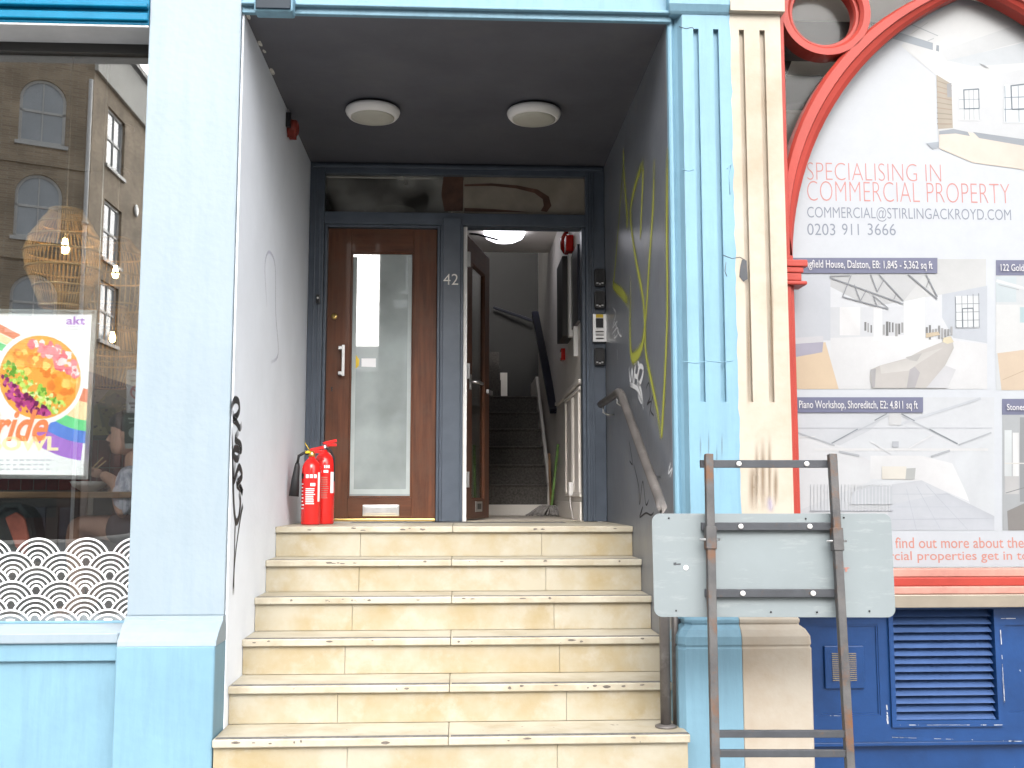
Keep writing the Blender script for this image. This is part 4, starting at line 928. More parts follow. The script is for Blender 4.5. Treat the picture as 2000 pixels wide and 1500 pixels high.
# ------------------------------------------------------------------ blue stall riser under arched window
BS = thing('panelled_stall_riser', 'chipped royal blue panelled wall below arched window with louvre and vent', 'stall riser', (3.4, .05, ZG))
BY = .05
ztop = zsill-.136; xL = xr_+.001; zB = A(1700, 1450, BY)[1]
lx0, lz1_ = A(1741, 1190, BY); lx1, lz0_ = A(1948, 1405, BY)
p0, q1 = A(1592, 1215, BY); p1_, q0 = A(1725, 1397, BY)
r0, r1 = A(1955, 1210, BY)
xs = [2.70, p0+.012, p0+.02, p1_-.02, p1_-.012, lx0-.022, lx0, lx1, lx1+.022, lx1+.05, lx1+.06, lx1+.25, 4.8]
zs = [zB, q0, q0+.008, lz0_-.03, lz0_, q1-.02, q1-.012, lz1_, lz1_+.03, ztop]
zs = sorted(zs)
def lev(i, j):
    xm = (xs[i]+xs[i+1])/2; zm = (zs[j]+zs[j+1])/2
    if lx0 < xm < lx1 and lz0_ < zm < lz1_: return 3
    if lx0-.022 < xm < lx1+.022 and lz0_-.03 < zm < lz1_+.03: return 0
    if p0+.02 < xm < p1_-.02 and q0+.008 < zm < q1-.02: return 2
    if p0+.012 < xm < p1_-.012 and q0 < zm < q1-.012: return 1
    if lx1+.06 < xm < lx1+.25 and q0+.008 < zm < q1-.02: return 2
    return 4
MB().relief(xs, zs, lev, [BY-.014, BY+.004, BY+.010, BY+.09, BY]).build('panel_board', 'navy', BS, weld=True)
box('base_board', 'navy', BS, 2.70, 4.8, BY+.045, BY+.2, ZG, zB-.02, bevel=.002)
box('drip_board', 'navy', BS, 2.70, 4.8, BY+.002, BY+.2, zB-.0195, zB-.0005, bevel=.004)
LV = thing('louvre_vent', 'large royal blue louvre with fourteen angled slats', 'vent', ((lx0+lx1)/2, BY, lz0_))
n = 14; dzz = (lz1_-lz0_)/n
for k in range(n):
    zz = lz0_+dzz*k
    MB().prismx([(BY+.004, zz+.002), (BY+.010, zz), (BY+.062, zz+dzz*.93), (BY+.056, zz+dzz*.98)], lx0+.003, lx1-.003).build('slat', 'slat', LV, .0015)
va, vb = A(1610, 1262, BY-.006), A(1690, 1345, BY-.006)
VT = thing('air_grille', 'small square royal blue air grille left of the louvre', 'vent', ((va[0]+vb[0])/2, BY, vb[1]))
y_ = BY+.0095
box('grille_plate', 'navy', VT, va[0], vb[0], y_-.014, y_, vb[1], va[1], bevel=.004)
for k in range(15):
    zz = vb[1]+.04+(va[1]-vb[1]-.075)*k/14
    box('grille_bar', 'zinc', VT, va[0]+.035, vb[0]-.04, y_-.019, y_-.0145, zz-.0017, zz+.0017, bevel=0)

# ------------------------------------------------------------------ stair hall behind the open door
HL = thing('stair_hall', 'narrow cream and grey hallway seen through the open door', 'hallway', (1.5, 3.5, 0), kind='structure')
y0_ = D+.16; XR = 1.955; XL_ = .98; YS = 4.55
MB().box(XL_, XR, D+.141, 7.2, -.1, .0).build('hall_floor', 'hallfloor', HL)
MB().box(XR, XR+.1, D+.145, 7.2, -.1, 5.0).build('hall_wall', 'hallwhite', HL)
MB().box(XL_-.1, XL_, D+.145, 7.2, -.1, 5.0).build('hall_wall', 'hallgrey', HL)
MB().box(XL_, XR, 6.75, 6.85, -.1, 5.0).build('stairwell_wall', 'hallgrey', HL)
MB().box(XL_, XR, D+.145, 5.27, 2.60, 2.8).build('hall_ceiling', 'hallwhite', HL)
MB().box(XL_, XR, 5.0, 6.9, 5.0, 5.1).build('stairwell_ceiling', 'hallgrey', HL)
HS = thing('hall_staircase', 'dark carpeted stairs rising inside the hall behind the open door', 'staircase', (1.5, YS, 0))
xsr = 1.87
MB().box(XL_+.002, xsr, YS, YS+.02, 0.001, .10).build('kick_board', 'hallwhite', HS, .003)
for k in range(6):
    z0_ = .10+.185*k; yk = YS+.02+.25*k
    MB().prismx([(yk, z0_-.1), (yk, z0_+.16), (yk-.012, z0_+.168), (yk-.012, z0_+.18), (yk, z0_+.185), (yk+.3, z0_+.185), (yk+.3, z0_-.1)] if k else
                [(yk+.001, .0), (yk+.001, z0_+.16), (yk-.012, z0_+.168), (yk-.012, z0_+.18), (yk, z0_+.185), (yk+.3, z0_+.185), (yk+.3, .0)], XL_+.003, xsr-.001).build('step', 'carpet', HS, .004)
zt_ = .10+.185*6
MB().box(XL_+.003, xsr, YS+.02+1.51, 6.745, zt_-.2, zt_).build('stair_landing', 'carpet', HS)
MB().prismx([(YS, .001), (YS, .30), (YS+1.5, 1.44), (6.74, 1.44), (6.74, .001)], xsr+.0005, xsr+.03).build('string_board', 'hallwhite', HS, .002)
for k in range(3):
    MB().box(XL_+.003, 1.50-.0*k, 6.0+.25*k, 6.72, zt_+.001+.185*k, zt_+.185*(k+1)).build('upper_step', 'carpet', HS)
MB().box(1.52, 1.60, 6.72, 6.745, zt_, zt_+.35).build('skirting_post', 'hallwhite', HS)
hrz = lambda u, v, X: AX(u, v, X)
HB = thing('hall_handrail', 'dark navy handrail descending the hall stairs along cream wall', 'handrail', (1.83, 4.6, .8))
a = A(1082, 803, 4.55); b_ = A(1045, 612, 6.3)
MB().bar((a[0], 4.55, a[1]), (b_[0]+.0, 6.3, b_[1]), .075, .055).build('rail', 'navyrail', HB, .006)
a2 = A(963, 604, 6.72)
MB().bar((b_[0], 6.66, b_[1]-.02), (a2[0], 6.70, a2[1]+.02), .03, .02).build('return_rail', 'navyrail', HB, .004)
a3 = A(1084, 802, 4.55)
MB().tube([(a3[0], 4.56, a3[1]), (a3[0]+.04, 4.58, a3[1]-.01), (XR-.001, 4.58, a3[1]-.03)], .012, 8).build('bracket', 'whitepl', HB)
lxh, lyh = AZ(985, 452, 2.60)
LH = thing('hall_lamp', 'lit white dome lamp on hall ceiling', 'ceiling light', (lxh, lyh, 2.6))
MB().lathe((lxh, lyh, 2.5995), [(.19, 0), (.19, -.02), (.17, -.06), (.11, -.09), (0, -.10)], 32).build('dome', 'litdome', LH)
# wall fittings on the hall's right wall
def wbox(name, m, parent, u0, v0, u1, v1, t, bevel=.003):
    ya, za = AX(u0, v0, XR); yb_, zb = AX(u1, v1, XR)
    return MB().box(XR-t, XR-.0005, min(ya, yb_), max(ya, yb_), min(za, zb), max(za, zb)).build(name, m, parent, bevel)
t = thing('alarm_bell', 'red fire alarm bell and pipe high on hall wall', 'alarm', (XR, 2.9, 2.0))
yc, zc_ = AX(1111, 475, XR)
MB().lathe((XR-.001, yc, zc_), [(.04, 0), (.04, -.02), (.085, -.022), (.09, -.04), (.05, -.065), (0, -.07)], 20, 'x').build('gong', 'red', t)
box('sounder_box', 'red', t, XR-.06, XR-.001, yc-.36, yc-.22, zc_-.15, zc_-.02, bevel=.006)
MB().tube([(XR-.02, yc, zc_+.08), (XR-.02, yc, 2.595)], .018, 8).build('pipe', 'red', t)
t = thing('notice_board', 'framed board with navy panel on the hall wall beside door', 'notice board', (XR, 2.7, 1.8))
yc, zc_ = AX(1104, 500, XR)
box('board_panel', 'navyrail', t, XR-.03, XR-.001, 2.52, 2.95, 1.45, 2.02, bevel=.003)
box('board_edge', 'whitepl', t, XR-.05, XR-.001, 2.953, 3.03, 1.40, 2.05, bevel=.003)
box('meter_cover', 'hallgrey', t, XR-.09, XR-.001, 3.035, 3.5, 1.42, 2.05, bevel=.004)
box('loose_batten', 'whitepl', t, XR-.035, XR-.002, 2.75, 2.79, 1.22, 1.447, bevel=.002)
t = thing('call_point', 'small red fire call point on hall wall', 'call point', (XR, 3.3, 1.29)); yc, zc_ = AX(1103, 693, XR)
box('call_box', 'red', t, XR-.035, XR-.001, yc-.05, yc+.05, zc_-.05, zc_+.05, bevel=.004)
box('call_glass', 'whitepl', t, XR-.038, XR-.0352, yc-.025, yc+.025, zc_-.025, zc_+.02, bevel=0)
t = thing('panelled_cupboard', 'cream panelled cupboard door along right side of hall', 'cupboard', (XR, 3.0, 0))
box('cupboard_door', 'hallwhite', t, XR-.012, XR-.0005, D+.20, 3.62, .14, .98, bevel=.002)
for y in (2.55, 2.95, 3.02, 3.50): box('panel_moulding', 'hallwhite', t, XR-.028, XR-.0125, y, y+.03, .20, .93, bevel=.006)
for z in (.17, .94): box('panel_moulding', 'hallwhite', t, XR-.026, XR-.0126, D+.21, 3.6, z, z+.028, bevel=.005)
box('dado_rail', 'hallwhite', t, XR-.03, XR-.0005, D+.2, 4.4, .985, 1.02, bevel=.008)
box('skirting', 'hallwhite', t, XR-.025, XR-.0005, D+.2, 4.5, .001, .135, bevel=.006)
t = thing('wall_socket', 'white electric socket low on cream hall panel', 'socket', (XR, 2.6, .25)); yc, zc_ = AX(1125, 955, XR)
box('socket_box', 'whitepl', t, XR-.06, XR-.0285, yc-.05, yc+.06, zc_-.05, zc_+.05, bevel=.004)
MB().tube([(XR-.05, yc-.02, zc_-.05), (XR-.045, yc-.02, zc_-.12), (XR-.03, yc-.04, .005)], .004, 6).build('flex', 'whitepl', t)
# mop and pole
mx, my = AZ(1066, 1008, .0)
my = min(my, 4.2); mx = A(1064, 1006, my)[0]
MP = thing('mop', 'grey string mop with green handle standing on hall floor', 'mop', (mx, my, .001))
hx, hz = A(1090, 868, my+.12)
MB().tube([(mx+.06, my, .09), (hx, my+.12, hz)], .012, 8).build('handle', 'green', MP)
b = MB()
for k in range(110):
    a = random.uniform(0, 2*math.pi); L_ = random.uniform(.08, .19); c_ = (mx+.05, my, .09); z_ = random.uniform(.012, .03)
    ex, ey = math.cos(a)*L_-.03, math.sin(a)*L_*.6
    b.tube([c_, (c_[0]+ex*.45, c_[1]+ey*.45, .07+random.uniform(-.01, .025)), (c_[0]+ex*.85, c_[1]+ey*.85, z_+.012), (c_[0]+ex, c_[1]+ey, z_*.6)], .0075, 5)
o = b.build('strings', 'mop', MP); o['kind'] = 'stuff'
t = thing('wooden_pole', 'thin brown pole leaning beside the mop in hall', 'pole', (mx+.02, my+.1, 0))
q = A(1073, 885, 4.4); MB().tube([(A(1076, 985, 4.4)[0], 4.4, .03), (q[0], 4.42, q[1])], .011, 8).build('pole_shaft', 'woodpole', t)

# ------------------------------------------------------------------ restaurant room behind the left window
FZ = -.50
DR = thing('dining_room', 'dim restaurant room with red tiled wall behind the window', 'room', (-2, 2.5, FZ), kind='structure')
MB().box(-4.2, -.31, .25, 5.2, FZ-.1, FZ).build('room_floor', 'cabinet', DR)
MB().box(-4.2, -.31, 4.4, 4.5, FZ, 3.3).build('room_wall', 'roomwall', DR)
MB().box(-4.3, -4.2, .25, 4.5, FZ, 3.3).build('room_wall', 'roomwall', DR)
MB().box(-.34, -.302, .31, 4.5, FZ, 3.3).build('room_wall', 'roomwall', DR)
MB().box(-4.2, -.31, .25, 4.5, 3.1, 3.3).build('room_ceiling', 'roomwall', DR)
tile = None
for i in range(26):
    for j in range(5):
        o = MB().box(-.05, .05, -.012, 0, -.14, .14).build('wall_tile', 'tile', None, .004) if tile is None else tile.copy()
        if tile is None: tile = o
        else: col.objects.link(o)
        o.parent = DR; o.location = Vector((-3.35+.108*i, 4.398, FZ+.2+.29*j))-Vector(DR.location)
def pend(label, u, Y, rows, cord_top, n=58):
    x, _ = A(u, rows[0][0], Y); prof_ = [(r/FPX*(Y-CAM.y)*1.0, A(u, v, Y)[1]) for v, r in rows]
    zt_ = prof_[0][1]; zb = prof_[-1][1]
    t = thing('pendant_lamp', label, 'pendant lamp', (x, Y, zb), 'rattan pendant lamps in the restaurant')
    b = MB()
    for k in range(n):
        a = 2*math.pi*k/n
        pr = []
        for i in range(len(prof_)-1):
            for s_ in range(3):
                tt = s_/3; h_ = tt*tt*(3-2*tt)
                pr.append((prof_[i][0]+(prof_[i+1][0]-prof_[i][0])*(h_*.5+tt*.5), prof_[i][1]+(prof_[i+1][1]-prof_[i][1])*tt))
        pr.append(prof_[-1])
        b.tube([(x+r*math.cos(a), Y+r*math.sin(a), z) for r, z in pr], .0036, 4)
    o = b.build('canes', 'rattan', t); o['kind'] = 'stuff'
    for r, z in prof_: MB().tube([(x+(r+.002)*math.cos(2*math.pi*k/36), Y+(r+.002)*math.sin(2*math.pi*k/36), z) for k in range(36)], .0065, 6, True).build('hoop', 'rattan', t)
    zbulb = zt_+(zb-zt_)*.38
    MB().tube([(x, Y, zbulb+.05), (x, Y, cord_top)], .0045, 6).build('cord', 'cord', t)
    MB().lathe((x, Y, cord_top), [(.0, .0), (.09, .002), (.09, .02), (.02, .03)], 20).build('ceiling_rose', 'rose', t)
    MB().lathe((x, Y, zbulb), [(.0, -.04), (.015, -.033), (.023, -.014), (.023, .0), (.014, .03), (.011, .05)], 16).build('bulb', 'bulb', t)
pend('large rattan pendant lamp hanging above the framed bowl poster', 130, 1.0, [(412, 30), (440, 48), (468, 66), (496, 74), (528, 69), (562, 54), (600, 40)], 2.75)
pend('smaller rattan pendant with glowing bulb beside the blue pillar', 228, 2.3, [(468, 26), (500, 52), (545, 66), (600, 60), (640, 44)], 2.75, 40)
pend('lowest rattan pendant basket above the green framed picture', 222, 3.3, [(600, 24), (640, 40), (690, 50), (712, 47), (757, 33)], 2.75, 36)
PC = thing('framed_picture', 'large black framed yellow-green map picture on restaurant back wall', 'picture', (-1.3, 4.35, .5))
PYY = 4.37
fa, fb = A(172, 760, PYY), A(300, 853, PYY)
box('picture_frame', 'black', PC, fa[0]-.03, fb[0], PYY-.02, PYY+.012, fb[1]-.03, fa[1]+.03, bevel=.003)
it = [quadpx((176, 172, 110), 173, 761, 298, 850), ((216, 210, 186), [(173, 761), (214, 761), (173, 806)]), ((112, 128, 78), [(190, 790), (225, 766), (262, 790), (240, 830), (200, 835)]), ((150, 150, 84), [(196, 800), (236, 784), (256, 840), (210, 846)])]
for k in range(60): u, v = random.uniform(178, 290), random.uniform(770, 845); it.append(quadpx(random.choice([(90, 100, 60), (196, 190, 130), (130, 140, 90), (60, 70, 50)]), u, v, u+random.uniform(2, 7), v+random.uniform(2, 5)))
sheet('picture_print', it, PYY-.022, PC, step=.0002, m='print3')
TB = thing('dining_table', 'oak dining table behind the shop window under framed poster', 'table', (-1.3, 1.0, FZ))
tz = .20
box('table_top', 'tabletop', TB, -1.95, -.50, .70, 1.40, tz-.035, tz, bevel=.006)
for x in (-1.9, -.60):
    for y in (.74, 1.33): box('leg', 'dark', TB, x, x+.05, y, y+.05, FZ+.001, tz-.036, bevel=.003)
CB = thing('service_cabinet', 'dark cabinet with shelf at back of restaurant', 'cabinet', (-1.7, 2.8, FZ))
box('cabinet_body', 'dark', CB, -2.4, -1.55, 2.6, 3.1, FZ+.001, .22, bevel=.005)
box('cabinet_side', 'cabinet', CB, -1.549, -1.50, 2.55, 3.1, FZ+.001, .22, bevel=.003)
box('cabinet_shelf', 'cabinet', CB, -1.499, -.95, 2.6, 3.1, -.06, -.02, bevel=.003)
box('cabinet_end', 'cabinet', CB, -.949, -.91, 2.6, 3.1, FZ+.001, .05, bevel=.003)
for k in range(5): box('folder', 'jeans' if k % 2 else 'dark', CB, -1.56-.09*(k+1), -1.56-.09*k-.01, 2.585, 2.599, -.35, .1, bevel=.003)
MB().tube([(-1.25, 2.75, -.0195), (-1.25, 2.75, .06), (-1.25, 2.66, .07), (-1.25, 2.62, .04)], .012, 8).build('tap', 'steel', CB)
BG = thing('rucksack', 'dark round-topped bag with faded red front panel behind wave stickers', 'bag', A(35, 1060, .6)[:1]+(.6, A(35, 1060, .6)[1]))
bx, bz_ = A(30, 1075, .62)
pf = [(-.125, -.06), (-.13, .06), (-.115, .15), (-.075, .215), (-.02, .24), (.04, .225), (.085, .17), (.105, .08), (.10, -.06)]
MB().prism([(bx+a, bz_+b_) for a, b_ in pf], .58, .76).build('bag_body', 'bag', BG, .03)
MB().prism([(bx+.02, bz_+.02), (bx+.075, bz_-.03), (bx+.088, bz_+.07), (bx+.06, bz_+.17), (bx+.015, bz_+.2), (bx-.04, bz_+.17)], .564, .579).build('front_panel', 'bagred', BG, .008)
MB().tube([(bx-.12, .57, bz_+.02), (bx-.10, .565, bz_+.16), (bx-.04, .56, bz_+.235), (bx+.03, .56, bz_+.235), (bx+.08, .565, bz_+.17)], .016, 8).build('shoulder_strap', 'bag', BG)
st = thing('bench_seat', 'dark bench under the window beside the bag', 'bench', (bx, .8, FZ))
box('seat_board', 'cabinet', st, -2.1, -1.05, .45, .69, bz_-.11, bz_-.062, bevel=.005)
for x in (-2.0, -1.15): box('leg', 'dark', st, x, x+.05, .5, .64, FZ+.001, bz_-.111, bevel=.003)

# the diner
def skin(name, parent, m, verts, edges, radii, sub=2):
    base = parent_base(parent)
    me = bpy.data.meshes.new(name); me.from_pydata([tuple(Vector(v)-base) for v in verts], edges, []); me.materials.append(M[m])
    o = bpy.data.objects.new(name, me); col.objects.link(o); o.parent = parent
    sk = o.modifiers.new('skin', 'SKIN'); sk.use_smooth_shade = True
    for i, r in enumerate(radii):
        d = me.skin_vertices[0].data[i]; d.radius = r if isinstance(r, tuple) else (r, r); d.use_root = (i == 0)
    s = o.modifiers.new('sub', 'SUBSURF'); s.levels = sub; s.render_levels = sub
    return o
py = .98
hx_, hz_ = A(252, 848, py)
PE = thing('person', 'seated diner in striped lilac shirt lifting chopsticks behind the window', 'person', (hx_+.1, py, FZ))
sx = hx_+.07; sz = hz_-.24      # shoulder line
hnx, hnz = A(188, 922, py-.12)
hp = (hx_+.19, py, -.02)
kx_, kz_ = A(146, 1020, py-.12)
skin('body', PE, 'skin', [hp, (hx_+.16, py, sz-.2), (sx, py, sz+.0), (hx_+.045, py, hz_-.14), (hx_+.015, py, hz_-.09),
     (sx-.01, py-.17, sz-.02), (sx-.02, py-.23, sz-.22), (hnx+.13, py-.18, hnz-.06), (hnx+.03, py-.13, hnz-.01),
     (sx-.01, py+.17, sz-.02), (sx-.02, py+.22, sz-.22), (hnx+.16, py+.12, hnz-.10), (hnx+.05, py+.08, hnz-.10),
     (hx_+.17, py-.10, -.04), (kx_, py-.13, kz_), (kx_+.04, py-.13, FZ+.09), (kx_-.09, py-.13, FZ+.03),
     (hx_+.17, py+.10, -.04), (kx_, py+.12, kz_), (kx_+.04, py+.12, FZ+.09), (kx_-.09, py+.12, FZ+.03)],
     [(0, 1), (1, 2), (2, 3), (3, 4), (2, 5), (5, 6), (6, 7), (7, 8), (2, 9), (9, 10), (10, 11), (11, 12), (0, 13), (13, 14), (14, 15), (15, 16), (0, 17), (17, 18), (18, 19), (19, 20)],
     [.13, .12, .11, .055, .05, .06, .045, .036, .028, .06, .045, .036, .028, .085, .06, .04, .035, .085, .06, .04, .035])
def head(parent, c):
    x, y, z = c; rs = []
    # rings from chin to crown: (dz, front, back, half width)
    for dz_, fr_, bk, hw in ((-.115, -.055, .01, .02), (-.105, -.078, .03, .042), (-.08, -.086, .05, .056), (-.055, -.088, .075, .064), (-.02, -.089, .092, .07), (.02, -.088, .10, .074), (.06, -.086, .10, .073), (.09, -.07, .088, .06), (.112, -.035, .055, .035), (.118, -.005, .02, .012)):
        cxx = (fr_+bk)/2; hx2 = (bk-fr_)/2
        rs.append([(x+cxx-hx2*math.cos(2*math.pi*k/20), y+hw*math.sin(2*math.pi*k/20), z+dz_) for k in range(20)])
    o = MB().rings(rs); h_ = o.build('head', 'skin', parent)
    for p in h_.data.polygons: p.use_smooth = True
    MB().rings([[(x-.084, y-.006, z+.02), (x-.084, y+.006, z+.02), (x-.08, y, z+.02)], [(x-.102, y-.009, z-.015), (x-.102, y+.009, z-.015), (x-.08, y, z-.015)], [(x-.112, y-.012, z-.034), (x-.112, y+.012, z-.034), (x-.08, y, z-.034)], [(x-.09, y-.012, z-.044), (x-.09, y+.012, z-.044), (x-.08, y, z-.044)]]).build('nose', 'skin', h_)
    MB().tube([(x-.086, y-.02, z-.064), (x-.094, y, z-.063), (x-.086, y+.02, z-.064)], .006, 6).build('mouth', 'pink', h_)
    for s_ in (-1, 1):
        MB().lathe((x-.082, y+s_*.032, z+.005), [(0, -.008), (.009, -.004), (.009, .004), (0, .006)], 10, 'x').build('eye', 'black', h_)
        MB().lathe((x+.012, y+s_*.074, z-.01), [(0, -.006), (.024, -.004), (.027, .002), (.012, .006), (0, .004)], 12, 'y').build('ear', 'skin', h_)
    rs = []
    for dz_, fr_, bk, hw in ((-.07, .02, .085, .06), (-.02, -.02, .108, .079), (.02, -.06, .116, .084), (.05, -.10, .118, .086), (.085, -.098, .108, .078), (.115, -.065, .08, .055), (.135, -.015, .03, .015)):
        cxx = (fr_+bk)/2; hx2 = (bk-fr_)/2
        rs.append([(x+cxx-hx2*math.cos(2*math.pi*k/20), y+hw*math.sin(2*math.pi*k/20), z+dz_+random.uniform(-.004, .004)) for k in range(20)])
    hr_ = MB().rings(rs).build('hair', 'hair', parent)
    for p in hr_.data.polygons: p.use_smooth = True
head(PE, (hx_-.012, py, hz_))
skin('shirt', PE, 'shirt', [(hx_+.19, py, -.03), (hx_+.16, py, sz-.2), (sx, py, sz), (hx_+.05, py, sz+.07), (sx-.01, py-.17, sz-.02), (sx-.02, py-.23, sz-.20), (hnx+.17, py-.20, hnz-.06), (sx-.01, py+.17, sz-.02), (sx-.02, py+.22, sz-.20)],
     [(0, 1), (1, 2), (2, 3), (2, 4), (4, 5), (5, 6), (2, 7), (7, 8)], [.15, .138, .125, .062, .078, .064, .058, .078, .066])
skin('shorts', PE, 'jeans', [(hx_+.19, py, -.03), (hx_+.16, py-.1, -.04), (kx_+.16, py-.13, kz_-.01), (hx_+.16, py+.1, -.04), (kx_+.16, py+.12, kz_-.01)], [(0, 1), (1, 2), (0, 3), (3, 4)], [.14, .105, .085, .105, .085])
def hand(x, y, z):
    b = []; e = []; r = []
    b.append((x+.03, y, z-.012)); r.append(.026); b.append((x-.03, y, z+.004)); r.append(.03); e.append((0, 1))
    o = skin('hand', PE, 'skin', b, e, r, 2)
    for i, (dy, ln) in enumerate(((-.026, .06), (-.009, .07), (.009, .066), (.026, .05))):
        skin('finger', PE, 'skin', [(x-.028, y+dy, z+.004), (x-.055, y+dy, z+.022+.004*i), (x-.055-ln*.45, y+dy*.8, z+.010), (x-.05-ln*.4, y+dy*.7, z-.014)], [(0, 1), (1, 2), (2, 3)], [.010, .0095, .009, .008], 1)
    skin('thumb', PE, 'skin', [(x-.005, y-.028, z+.004), (x-.03, y-.04, z+.03), (x-.06, y-.022, z+.034)], [(0, 1), (1, 2)], [.011, .010, .009], 1)
hand(hnx, py-.12, hnz); hand(hnx+.03, py+.08, hnz-.09)
for k, (u, v) in enumerate(((201, 893), (207, 900))):
    q = A(u, v, py-.13); c = thing('chopstick', ('upper' if not k else 'lower')+' of two pale wooden chopsticks held by the diner', 'chopstick', (hnx, py-.13, hnz))
    MB().tube([(hnx-.055, py-.135, hnz-.02-.012*k), (q[0], py-.13, q[1])], [.0028, .004], 6).build('stick', 'rattan', c)
SL = thing('bar_stool', 'plain dark stool under the seated diner', 'stool', (hx_+.19, py, FZ))
box('seat', 'dark', SL, hx_+.02, hx_+.36, py-.17, py+.17, -.19, -.155, bevel=.01)
for dx in (.04, .31):
    for dy in (-.15, .12): box('leg', 'dark', SL, hx_+dx, hx_+dx+.03, py+dy, py+dy+.03, FZ+.001, -.191, bevel=.003)
BW = thing('food_bowl', 'shallow white bowl on table in front of diner', 'bowl', (hnx-.02, py-.1, tz))
MB().lathe((hnx-.05, py-.08, tz+.0005), [(.04, 0), (.045, .006), (.085, .03), (.10, .055), (.097, .056), (.08, .034), (.0, .012)], 28).build('bowl_shell', 'whitepl', BW)

# poster in frame hung inside the window
QY = .34
QP = thing('framed_poster', 'steel framed poster of a colourful food bowl with rainbow in restaurant window', 'poster', (-1.3, QY, 0))
def fbar(a, b_, w_, nm='frame_bar'):
    A0, B0 = A(*a, QY-.01), A(*b_, QY-.01); return MB().bar((A0[0], QY-.006, A0[1]), (B0[0], QY-.006, B0[1]), w_, .022).build(nm, 'steel', QP, .002)
fbar((-42, 608), (186, 610), .022); fbar((-60, 930), (168, 932), .022); fbar((185, 606), (168, 936), .024); fbar((-42, 606), (-60, 936), .024)
cl_ = lambda x: min(255, max(0, int(x)))
it = [((250, 250, 252), [(-44, 612), (184, 613), (167, 929), (-60, 927)])]
def band(c, r0, r1, a0, a1, cc=(70, 745), n=14):
    out = []
    for i in range(n):
        q = [R(a0+(a1-a0)*i/n), R(a0+(a1-a0)*(i+1)/n)]
        out.append((c, [(cc[0]+r0*math.cos(q[0]), cc[1]+r0*math.sin(q[0])), (cc[0]+r1*math.cos(q[0]), cc[1]+r1*math.sin(q[0])), (cc[0]+r1*math.cos(q[1]), cc[1]+r1*math.sin(q[1])), (cc[0]+r0*math.cos(q[1]), cc[1]+r0*math.sin(q[1]))]))
    return out
RB = [((240, 150, 120), 0), ((252, 225, 180), 1), ((120, 220, 150), 2), ((100, 140, 225), 3), ((175, 125, 215), 4)]
for (c, k), (r0, r1, a1) in zip(RB, ((66, 92, 112), (92, 127, 116), (127, 148, 120), (148, 172, 123), (172, 206, 127))):
    it += band(c, r0, r1, 90+7*(k+1)/5, a1, (183, 695), 10)
for c, k in RB:
    it.append((c, [(-50, 612+16*k), (0-8*k, 633+14*k), (42-14*k, 655+10*k), (38-14*k, 668+10*k), (-4-8*k, 648+14*k), (-50, 628+16*k)]))
def disc(c, cx_, cy_, r, n=36, e=1.02): return (c, [(cx_+r*math.cos(2*math.pi*i/n), cy_+r*e*math.sin(2*math.pi*i/n)) for i in range(n)])
it += [disc((253, 253, 253), 76, 738, 89), disc((246, 176, 80), 78, 737, 80)]
def blob(c, cx_, cy_, r):
    n = 9; return (c, [(cx_+r*random.uniform(.6, 1.2)*math.cos(2*math.pi*i/n), cy_+r*random.uniform(.6, 1.2)*math.sin(2*math.pi*i/n)) for i in range(n)])
def fill(cols, test, n, r0, r1):
    k = 0
    while k < n:
        u, v = random.uniform(-2, 156), random.uniform(658, 818)
        if math.hypot(u-78, (v-737)/1.02) < 77-r1*.6 and test((u-78)/80, (v-737)/80): it.append(blob(random.choice(cols), u, v, random.uniform(r0, r1))); k += 1
D1 = lambda x, y: x*.62-y*.78          # axis across the bowl, positive to upper right
fill([(250, 190, 90), (248, 160, 60), (252, 215, 120), (244, 140, 60)], lambda x, y: -.15 < D1(x, y) < .5, 60, 5, 12)
fill([(252, 220, 222), (244, 150, 160), (250, 240, 240), (238, 120, 135)], lambda x, y: D1(x, y) > .48, 60, 4, 9)
fill([(170, 214, 90), (205, 232, 120), (110, 170, 60), (226, 240, 170)], lambda x, y: -.52 < D1(x, y) < -.15, 110, 2.5, 6)
fill([(150, 40, 110), (190, 70, 140), (110, 25, 85), (205, 90, 160)], lambda x, y: D1(x, y) < -.50, 80, 3, 7)
sheet('poster_print', it, QY-.002, QP, step=.00002, m='print2')
M['inkpurple'] = emit('backlit_purple_ink', lin((176, 120, 205)), 0.35); M['inkorange'] = emit('backlit_orange_ink', lin((240, 140, 90)), 0.4)
M['inkyellow'] = emit('backlit_yellow_ink', lin((253, 236, 190)), 0.42); M['inkfaint'] = emit('backlit_faint_ink', lin((205, 205, 210)), 0.3)
YT = QY-.0125
textpx('lettering', 'akt', (129, 618, 167, 634), YT, 'inkpurple', QP, weight=.02)
textpx('lettering', 'Pride', (-46, 800, 96, 862), YT, 'inkorange', QP, weight=.025, shear=.35)
textpx('lettering', 'BOWL', (-22, 852, 115, 880), YT, 'inkyellow', QP, weight=.035)
for k, (u0, u1) in enumerate(((112, 168), (110, 167))):
    x0, z0 = A(u0, 637+5*k, YT); x1, z1 = A(u1, 639+5*k, YT)
    for j in range(9):
        a = x0+(x1-x0)*j/9; MB().quad((a, YT, z1), (a+(x1-x0)*.08, YT, z1), (a+(x1-x0)*.08, YT, z0), (a, YT, z0)).build('small_print', 'inkfaint', QP)
for k in range(3):
    for j in range(11):
        u0 = -40+13*j; a = A(u0, 897+9*k, YT); b_ = A(u0+random.uniform(6, 11), 900+9*k, YT)
        MB().quad((a[0], YT, b_[1]), (b_[0], YT, b_[1]), (b_[0], YT, a[1]), (a[0], YT, a[1])).build('small_print', 'inkfaint', QP)
for u in (190, -48): 
    q = A(u, 620, QY); MB().tube([(q[0], QY, A(u, 935, QY)[1]-.02), (q[0], QY, zt-.05)], .0025, 6).build('hanging_wire', 'steel', QP)
